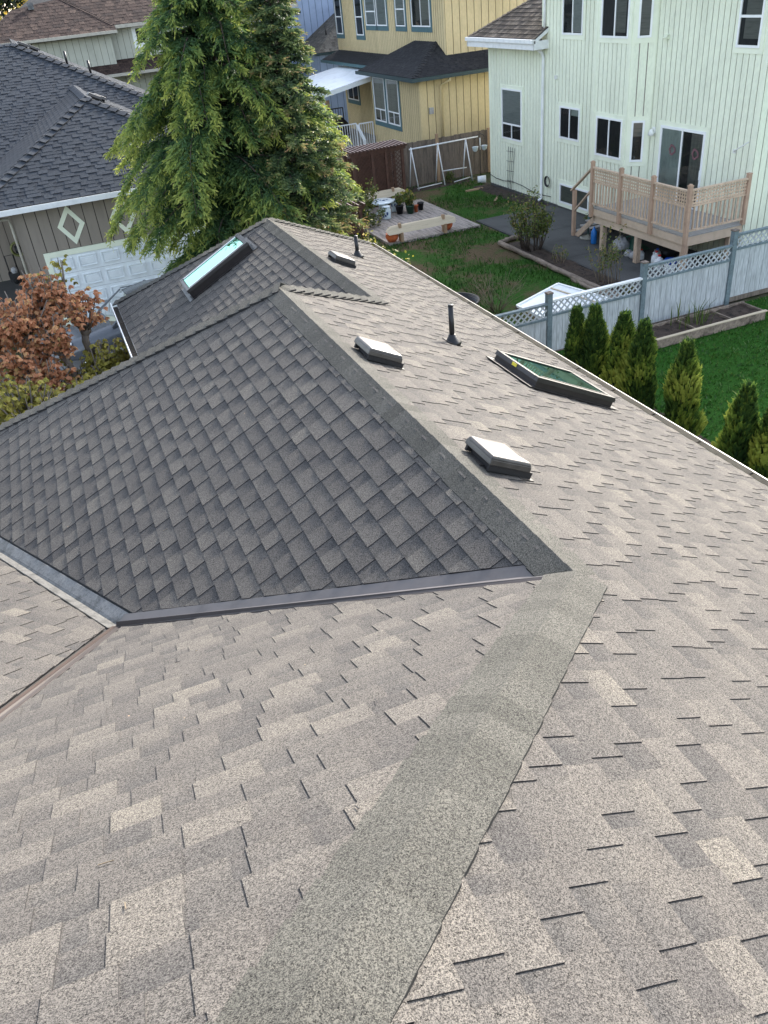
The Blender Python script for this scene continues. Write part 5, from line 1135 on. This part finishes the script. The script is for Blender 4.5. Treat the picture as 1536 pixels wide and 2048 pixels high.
def arborvitae(label, x, y, H, rad, seed, lean=0.):
    r = random.Random(seed); t = thing('arborvitae', label, 'tree', (x, y, 0), 'column arborvitae along the roof eave'); mb = MB(); trunk(mb, (x, y, 0), (x, y, H * .8), .04, .01, 'bark', .01, 6); mb.build('trunk', t)
    lv = Leaves(); lob = [(r.uniform(0, 6.28), r.uniform(.15, .8), r.uniform(.14, .34)) for _ in range(20)]
    for k in range(3400):
        s = r.random() ** .9; z = .04 + s * (H - .04); a = r.uniform(0, 2 * PI)
        prof = rad * .72 * min(1, (s + .12) * 4) * (1 - s ** 2.6) ** .75 + .015
        bump = sum(h * math.exp(-((math.cos(a - b)) - 1) ** 2 * 9 - ((s - c) * 9) ** 2) for b, c, h in lob)
        q = prof * (.80 + bump * 1.25) * (1 - .42 * r.random() ** 2.2)
        p = V((x + lean * s + q * math.cos(a), y + q * math.sin(a), z)); up = V((math.cos(a) * .42, math.sin(a) * .42, 1)).normalized() * r.uniform(.06, .15); 
        b_ = a + 1.57 + r.gauss(0, .9); tw = V((math.cos(b_), math.sin(b_), r.gauss(0, .2))) * r.uniform(.014, .034)
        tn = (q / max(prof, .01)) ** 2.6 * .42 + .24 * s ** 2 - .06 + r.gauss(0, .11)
        lv.quad(p - tw * .5, p + tw * .5, p + up + tw, p + up - tw, tn)
        if r.random() < .5: u2 = up * .8 + tw * 1.6; lv.quad(p + up - tw * .4, p + up + tw * .4, p + up + u2 * .5 + tw * .1, p + up + u2 * .5 - tw * .1, tn + .14)
    for k in range(44):    # loose leader shoots
        p = V((x + lean + r.gauss(0, .05), y + r.gauss(0, .05), H * r.uniform(.84, .98))); d = V((r.gauss(0, .05), r.gauss(0, .05), r.uniform(.08, .22))); w = V((.009, .007, 0)); lv.quad(p - w, p + w, p + d + w * .3, p + d - w * .3, r.uniform(.6, .95))
    lv.build('crown', 'arborvitae_leaves', t)
for i, (x, y, h, rd, lab) in enumerate(((8.42, 12.45, 1.92, .26, 'column arborvitae at the fence end of the row, first of its pair'), (8.58, 12.1, 2.02, .30, 'column arborvitae at the fence end of the row, fuller one of its pair'), (8.78, 11.5, 2.02, .33, 'column arborvitae behind its twin in the second pair, opposite the fence post'), (8.79, 10.95, 2.04, .31, 'slimmer column arborvitae in front of its twin in the second pair'),
    (8.92, 10.0, 1.96, .31, 'single column arborvitae standing apart before the open lawn'), (8.72, 8.4, 1.86, .31, 'yellow tipped arborvitae at the picture edge, taller one'), (8.95, 8.05, 1.66, .28, 'shorter arborvitae cut off by the picture edge'))): arborvitae(lab, x, y, h, rd, 20 + i)
def leaf(lv, c, d, size, tint, r, droop=.5):
    d = V(d).normalized(); s = d.cross(V((r.gauss(0, .3), r.gauss(0, .3), 1))); s = s.normalized() * size * .36
    e = (d + V((0, 0, -droop))).normalized() * size; lv.quad(c, c + e * .45 + s, c + e, c + e * .45 - s, tint)
def shrub(name, label, cat, x, y, stems, H, spread, nleaf, size, mat, seed, base_r=.1, bare=.35, tint=(.5, .25), z=0., stemmat='twig', sr=.012, blobs=None, group=None):
    r = random.Random(seed); t = thing(name, label, cat, (x, y, z), group); mb = MB(); lv = Leaves()
    for k in range(stems):
        a = r.uniform(0, 2 * PI); q = spread * r.random() ** .6; hh = H * r.uniform(.6, 1.0) * (1 - .25 * (q / max(spread, .01)) ** 2)
        p0 = V((x + base_r * math.cos(a), y + base_r * math.sin(a), z)); p2 = V((x + q * math.cos(a), y + q * math.sin(a), z + hh)); pm_ = (p0 + p2) / 2 + V((r.gauss(0, .08), r.gauss(0, .08), hh * .08))
        mb.tube([p0, p0.lerp(pm_, .5) + rv(.015), pm_, pm_.lerp(p2, .5) + rv(.02), p2], [sr, sr * .8, sr * .6, sr * .45, sr * .25], stemmat, 5)
        for f in range(3):
            st_ = p0.lerp(p2, r.uniform(.4, .9)); en = st_ + V((r.gauss(0, .16), r.gauss(0, .16), r.uniform(.05, .25))) * (H * .5); mb.tube([st_, en], [sr * .4, sr * .15], stemmat, 4, cap=False)
            for j in range(int(nleaf / stems / 6)): leaf(lv, st_.lerp(en, r.uniform(.2, 1.1)) + rv(.03), rv(1), size * r.uniform(.6, 1.3), r.gauss(*tint), r)
        for j in range(int(nleaf / stems / 2)):
            f = r.uniform(bare, 1.05); c = (p0.lerp(pm_, f * 2) if f < .5 else pm_.lerp(p2, f * 2 - 1)) + rv(.07 * H * .5); leaf(lv, c, rv(1), size * r.uniform(.6, 1.3), r.gauss(*tint), r)
    mb.build('stem', t)
    if lv.q: lv.build('foliage', mat, t)
    return t
shrub('leafy_shrub', 'tall leafy shrub with bare twisted lower stems in the rose bed', 'shrub', 13.15, 22.0, 26, 1.95, .85, 2600, .075, 'shrub_green', 41, .28, .42, (.58, .22), stemmat='bark', sr=.02)
shrub('rose_bush', 'thin rose bush with few leaves at the fence end of the bed', 'rose bush', 13.1, 17.9, 13, 1.55, .75, 520, .07, 'shrub_green', 42, .3, .4, (.62, .25), group='sparse rose bushes in the bed')
shrub('rose_bush', 'low bare rose bush in the middle of the soil bed', 'rose bush', 13.05, 20.3, 7, .7, .32, 110, .06, 'shrub_green', 43, .12, .4, (.7, .2), group='sparse rose bushes in the bed')
shrub('dead_shrub', 'leafless pale twigs fanning out beside the black tub', 'shrub', 9.75, 18.0, 24, 1.25, .95, 0, .05, 'shrub_green', 44, .1, sr=.009)
shrub('red_shrub', 'reddish green leafy shrub between the cedar and the plank deck', 'shrub', 9.95, 28.9, 22, 1.75, 1.1, 2800, .085, 'shrub_green', 45, .3, .15, (.66, .24), stemmat='bark', sr=.02)
shrub('trailing_shrub', 'dark low shrub beside the round porcelain table', 'shrub', 10.2, 28.0, 16, .85, .6, 900, .07, 'shrub_green', 46, .25, .1, (.42, .2))
shrub('golden_shrub', 'tallest sunlit yellow green shrub peeking over the far roof edge under the spruce', 'shrub', 6.15, 18.0, 34, 3.1, .95, 4600, .075, 'gold_leaves', 47, .35, .25, (.55, .24), sr=.018)
shrub('golden_shrub', 'yellow leafy shrub following the roof gutter between the taller and the lower one', 'shrub', 6.55, 17.1, 26, 2.5, .85, 3000, .07, 'gold_leaves', 48, .3, .2, (.55, .24), sr=.016)
shrub('golden_shrub', 'lowest yellow green shrub tip along the gutter beside the bare lawn', 'shrub', 6.85, 16.3, 20, 1.95, .7, 1800, .065, 'gold_leaves', 52, .25, .2, (.5, .24), sr=.014)
shrub('fence_weed', 'green weed clump growing at the foot of the weathered fence', 'weed', 15.4, 32.3, 10, .55, .22, 240, .09, 'shrub_green', 49, .06, .1, (.45, .15))
shrub('garden_flower', 'small bright green plant with pink bud by the log border', 'plant', 12.95, 16.9, 8, .38, .16, 110, .07, 'shrub_green', 50, .05, .1, (.6, .1))
shrub('stair_plant', 'small green clump at the wall behind the deck stairs', 'plant', 16.2, 23.5, 10, .35, .2, 160, .07, 'shrub_green', 51, .08, .1, (.45, .1))
# maples in front of the garage: pollarded stubs with tufts of hanging leaves
def maple(label, x, y, heads, tuft, mat, seed, shoots=16, height=.5, trunk_r=.09, hang=.0):
    r = random.Random(seed); t = thing('maple_tree', label, 'tree', (x, y, 0), 'pollarded maples by the driveway'); mb = MB(); lv = Leaves()
    z1 = min(h[2] for h in heads) - .5
    mb.tube([(x, y, 0), (x + .02, y, z1 * .5), (x, y, z1)], [trunk_r * 1.2, trunk_r, trunk_r * .95], 'maple_bark', 9)
    for hx, hy, hz, hr in heads:
        c = V((hx, hy, hz)); mb.tube([V((x, y, z1 - .1)), V((x, y, z1)).lerp(c, .5) + rv(.05), c], [trunk_r * .9, trunk_r * .75, trunk_r * .8], 'maple_bark', 8); mb.lathe(c - V((0, 0, .06)), [(.03, -.04), (trunk_r * 1.15, .02), (trunk_r * 1.1, .10), (.03, .15)], 'maple_bark', 9)
        for k in range(shoots):
            a = r.uniform(0, 2 * PI); q = hr * r.uniform(.25, 1.0); e = c + V((q * math.cos(a), q * math.sin(a), height * r.uniform(.45, 1.1))); md = c.lerp(e, .5) + V((math.cos(a), math.sin(a), -.3)) * .05
            mb.tube([c + V((math.cos(a), math.sin(a), 0)) * trunk_r * .6, md, e], [.016, .012, .008], 'maple_bark', 5)
            for j in range(tuft):
                o_ = md.lerp(e, r.uniform(.35, 1.15)) + rv(.06) - V((0, 0, hang * r.random())); base = r.gauss(.55, .2)
                for l in range(8):     # one tuft: a whorl of drooping leaves
                    b = l * .79 + r.gauss(0, .25); leaf(lv, o_, (math.cos(b), math.sin(b), r.uniform(-.5, .15)), r.uniform(.052, .098), base + r.gauss(0, .12), r, .75)
    mb.build('trunk', t); lv.build('crown', mat, t); return t
maple('pollarded maple with stubby upright shoots and copper leaves near the cars', -.10, 15.0, [(-.10, 15.0, 2.72, .42)], 8, 'maple_red', 61, 30, .62, .085)
maple('dense copper leaved maple nearest the taupe wall', -1.0, 15.1, [(-1.05, 15.0, 2.85, .62), (-.62, 15.4, 3.05, .40), (-1.5, 15.2, 2.6, .6), (-1.25, 14.6, 2.25, .65)], 11, 'maple_red', 62, 34, .7, .08, .3)
maple('copper maple head just left of the stubby one', -.52, 14.6, [(-.62, 14.6, 2.62, .26), (-.95, 14.2, 2.1, .5)], 9, 'maple_red', 63, 22, .55, .07, .25)
maple('yellow green maple growing along the ridge line of the near roof', -.75, 13.7, [(-.95, 13.4, 1.85, .7), (-.3, 14.1, 1.62, .5), (.05, 14.0, 1.62, .45), (-1.5, 13.5, 2.1, .6), (-.6, 13.5, 1.7, .6), (-1.3, 13.0, 2.0, .6)], 9, 'maple_green', 64, 26, .6, .06, .2)
maple('olive leaved maple hanging over the dark cars', .10, 14.8, [(.22, 14.9, 1.62, .5), (-.35, 14.8, 1.85, .5), (.42, 15.0, 1.80, .30), (.0, 14.6, 2.0, .4)], 8, 'maple_green', 65, 24, .55, .06, .25)
maple('yellow green maple shoots reaching over the garage door', -.55, 15.6, [(-.35, 15.7, 3.05, .3)], 5, 'maple_green', 66, 9, .85, .05, .1)
def far_tree(label, x, y, H, rad, mat, seed, n=2600, z0=1.5, size=.22):
    r = random.Random(seed); t = thing('broadleaf_tree', label, 'tree', (x, y, 0)); mb = MB(); trunk(mb, (x, y, 0), (x, y, H * .7), .2, .06, 'bark', .06)
    lv = Leaves(); cl = [V((x + r.gauss(0, rad * .45), y + r.gauss(0, rad * .45), r.uniform(z0 + 1, H - .6))) for _ in range(26)]
    for c in cl: mb.tube([V((x, y, H * .35)), c.lerp(V((x, y, c.z - .6)), .4), c], [.06, .04, .015], 'bark', 5)
    mb.build('trunk', t)
    for k in range(n):
        c = r.choice(cl) + V((r.gauss(0, .42), r.gauss(0, .42), r.gauss(0, .36))) * (rad * .42); leaf(lv, c, rv(1), size * r.uniform(.6, 1.3), r.random(), r)
    lv.build('crown', mat, t)
far_tree('yellow and orange tree behind the brown roof ridge', 2.2, 56, 9.3, 2.6, 'autumn_leaves', 71)
far_tree('golden orange tree touching the brown roof peak', 4.2, 58, 9.6, 2.0, 'autumn_leaves', 72)
far_tree('dark green tree at the far corner behind the brown roof', -1.6, 52, 9.2, 2.4, 'dark_leaves', 73)
for i, (x, y, h, lab) in enumerate(((-5, 66, 12, 'dark distant tree, first beyond the brown roof corner'), (-1.5, 70, 12.5, 'dark distant tree behind the yellow one'), (2.5, 72, 12.5, 'tall dark distant tree behind the orange one'), (6.5, 68, 12, 'dark distant tree nearest the cedar top'))): far_tree(lab, x, y, h, 3.6, 'dark_leaves', 80 + i, 2600, 1.5, .5)
# ------------------------------------------------------------------ cars
def car(label, x, y, mat, rz, group):
    """four-door car, nose towards local -X"""
    t = thing('parked_car', label, 'car', (x, y, 0), group, rz)
    T = lambda p: V(p)
    secs = [(-2.22, .50, .62, .42), (-2.12, .72, .70, .30), (-1.5, .84, .80, .26), (-.95, .88, .90, .24), (-.3, .9, .95, .24), (.8, .9, .97, .24), (1.6, .88, .98, .26), (2.1, .80, .93, .34), (2.22, .62, .80, .44)]
    mb = MB(); rows = []
    for xx, hw, zt, zb in secs: rows.append([T((xx, -hw * .92, zb)), T((xx, -hw, zb + .12)), T((xx, -hw, zt - .22)), T((xx, -hw * .93, zt - .05)), T((xx, -hw * .6, zt + .01)), T((xx, 0, zt + .03)), T((xx, hw * .6, zt + .01)), T((xx, hw * .93, zt - .05)), T((xx, hw, zt - .22)), T((xx, hw, zb + .12)), T((xx, hw * .92, zb))])
    mb.grid(rows, mat, closed=True, cap=True)
    top = [(-.95, .80, .90), (-.30, .66, 1.36), (.25, .64, 1.46), (.95, .64, 1.44), (1.45, .66, 1.30), (1.95, .74, .98)]
    rr = [[T((xx, -hw, zz - .05)), T((xx, -hw * .8, zz)), T((xx, 0, zz + .035)), T((xx, hw * .8, zz)), T((xx, hw, zz - .05))] for xx, hw, zz in top[1:5]]
    mb.grid(rr, mat)
    for s in (-1, 1):      # pillars
        for a, b in (((-.95, s * .80, .90), (-.30, s * .66, 1.34)), ((.35, s * .84, .95), (.35, s * .65, 1.43)), ((1.15, s * .82, .95), (1.05, s * .65, 1.41)), ((1.95, s * .74, .97), (1.45, s * .66, 1.28))): mb.bar(T(a), T(b), .07, .05, mat)
    mb.build('body', t, local=True)
    def gl(name, pts): mb = MB(); mb.face([T(p) for p in pts], 'car_glass'); mb.build(name, t, local=True)
    gl('windscreen', [(-.93, -.76, .91), (-.93, .76, .91), (-.30, .62, 1.36), (-.30, -.62, 1.36)]); gl('rear_window', [(1.93, .7, .98), (1.93, -.7, .98), (1.45, -.62, 1.30), (1.45, .62, 1.30)])
    for s in (-1, 1):
        gl('side_window', [(-.85, s * .81, .93), (.35, s * .85, .95), (.35, s * .655, 1.41), (-.28, s * .665, 1.33)]); gl('side_window', [(.35, s * .85, .95), (1.8, s * .77, .97), (1.4, s * .665, 1.27), (.35, s * .655, 1.41)])
        mb = MB(); mb.bar(T((-.30, s * .69, 1.37)), T((1.45, s * .69, 1.33)), .025, .03, 'chrome'); mb.build('roof_rail', t, local=True)
        mb = MB(); mb.box(-.72, s * .90 - .02, .92, -.58, s * .90 + s * .16 + .02, 1.04, mat); mb.build('mirror', t, local=True)
        mb = MB(); mb.obox((-2.16, s * .46, .56), (.14, s * .05, .06), (0, s * .2, 0), (.05, 0, .11), 'headlight'); mb.build('headlight', t, local=True)
        for xx in (-1.42, 1.38):
            mb = MB(); mb.tube([(xx, s * .70, .31), (xx, s * .91, .31)], .31, 'tyre', 18); w = mb.build('wheel', t, local=True); mb = MB(); mb.tube([(xx, s * .89, .31), (xx, s * .925, .31)], [.20, .17], 'chrome', 12); mb.build('rim', w, local=True)
    return t
glassmat('car_glass', (.25, .28, .30), 2.2, opac=.35)
car('dark grey car parked nearest the white garage door', 1.35, 21.4, 'car_grey', math.radians(6), 'cars parked on the driveway')
car('black car parked between the grey car and our roof', 1.75, 18.6, 'car_black', math.radians(4), 'cars parked on the driveway')
# ------------------------------------------------------------------ camera, sun, sky
cd = bpy.data.cameras.new('camera'); cam = bpy.data.objects.new('camera', cd); COL.objects.link(cam)
Cm = ((0.92176233, -0.3764773, -0.09283883), (-0.28013458, -0.48101566, -0.8307518), (0.26810226, 0.79176308, -0.54884643))
rot = Matrix((Cm[0], [-q for q in Cm[1]], [-q for q in Cm[2]])).transposed()
cam.matrix_world = Matrix.Translation((0, 0, 7.5)) @ rot.to_4x4()
cd.sensor_fit = 'VERTICAL'; cd.sensor_height = 24.; cd.lens = 24. * 1631.966 / 2048.; cd.clip_start = .05; cd.clip_end = 1500
scene.camera = cam
SUN_EL, SUN_AZ = math.radians(25.5), math.radians(51)         # azimuth from +Y towards +X
sd = bpy.data.lights.new('sun', 'SUN'); sun = bpy.data.objects.new('sun', sd); COL.objects.link(sun)
dv = V((math.sin(SUN_AZ) * math.cos(SUN_EL), math.cos(SUN_AZ) * math.cos(SUN_EL), math.sin(SUN_EL)))
sun.rotation_euler = dv.to_track_quat('Z', 'Y').to_euler(); sun.location = (20, 20, 30)
sd.energy = 2.4; sd.angle = math.radians(6.); sd.color = (1., .93, .835)
w = bpy.data.worlds.new('World'); scene.world = w; w.use_nodes = True; nt = w.node_tree; nt.nodes.clear()
sky = nt.nodes.new('ShaderNodeTexSky'); sky.sky_type = 'NISHITA'; sky.sun_disc = False
sky.sun_elevation = SUN_EL; sky.sun_rotation = SUN_AZ; sky.air_density = 1.; sky.dust_density = 2.; sky.ozone_density = 1.
bg = nt.nodes.new('ShaderNodeBackground'); bg.inputs['Strength'].default_value = .15
wo = nt.nodes.new('ShaderNodeOutputWorld'); hs = nt.nodes.new('ShaderNodeHueSaturation'); hs.inputs['Saturation'].default_value = .62; nt.links.new(sky.outputs[0], hs.inputs['Color']); nt.links.new(hs.outputs[0], bg.inputs[0]); nt.links.new(bg.outputs[0], wo.inputs[0])
vs = scene.view_settings; vs.view_transform = 'Standard'; vs.look = 'None'; vs.exposure = 2.08; vs.gamma = 1.; vs.use_curve_mapping = False
scene.cycles.max_bounces = 6; scene.cycles.transparent_max_bounces = 12; scene.cycles.use_denoising = True
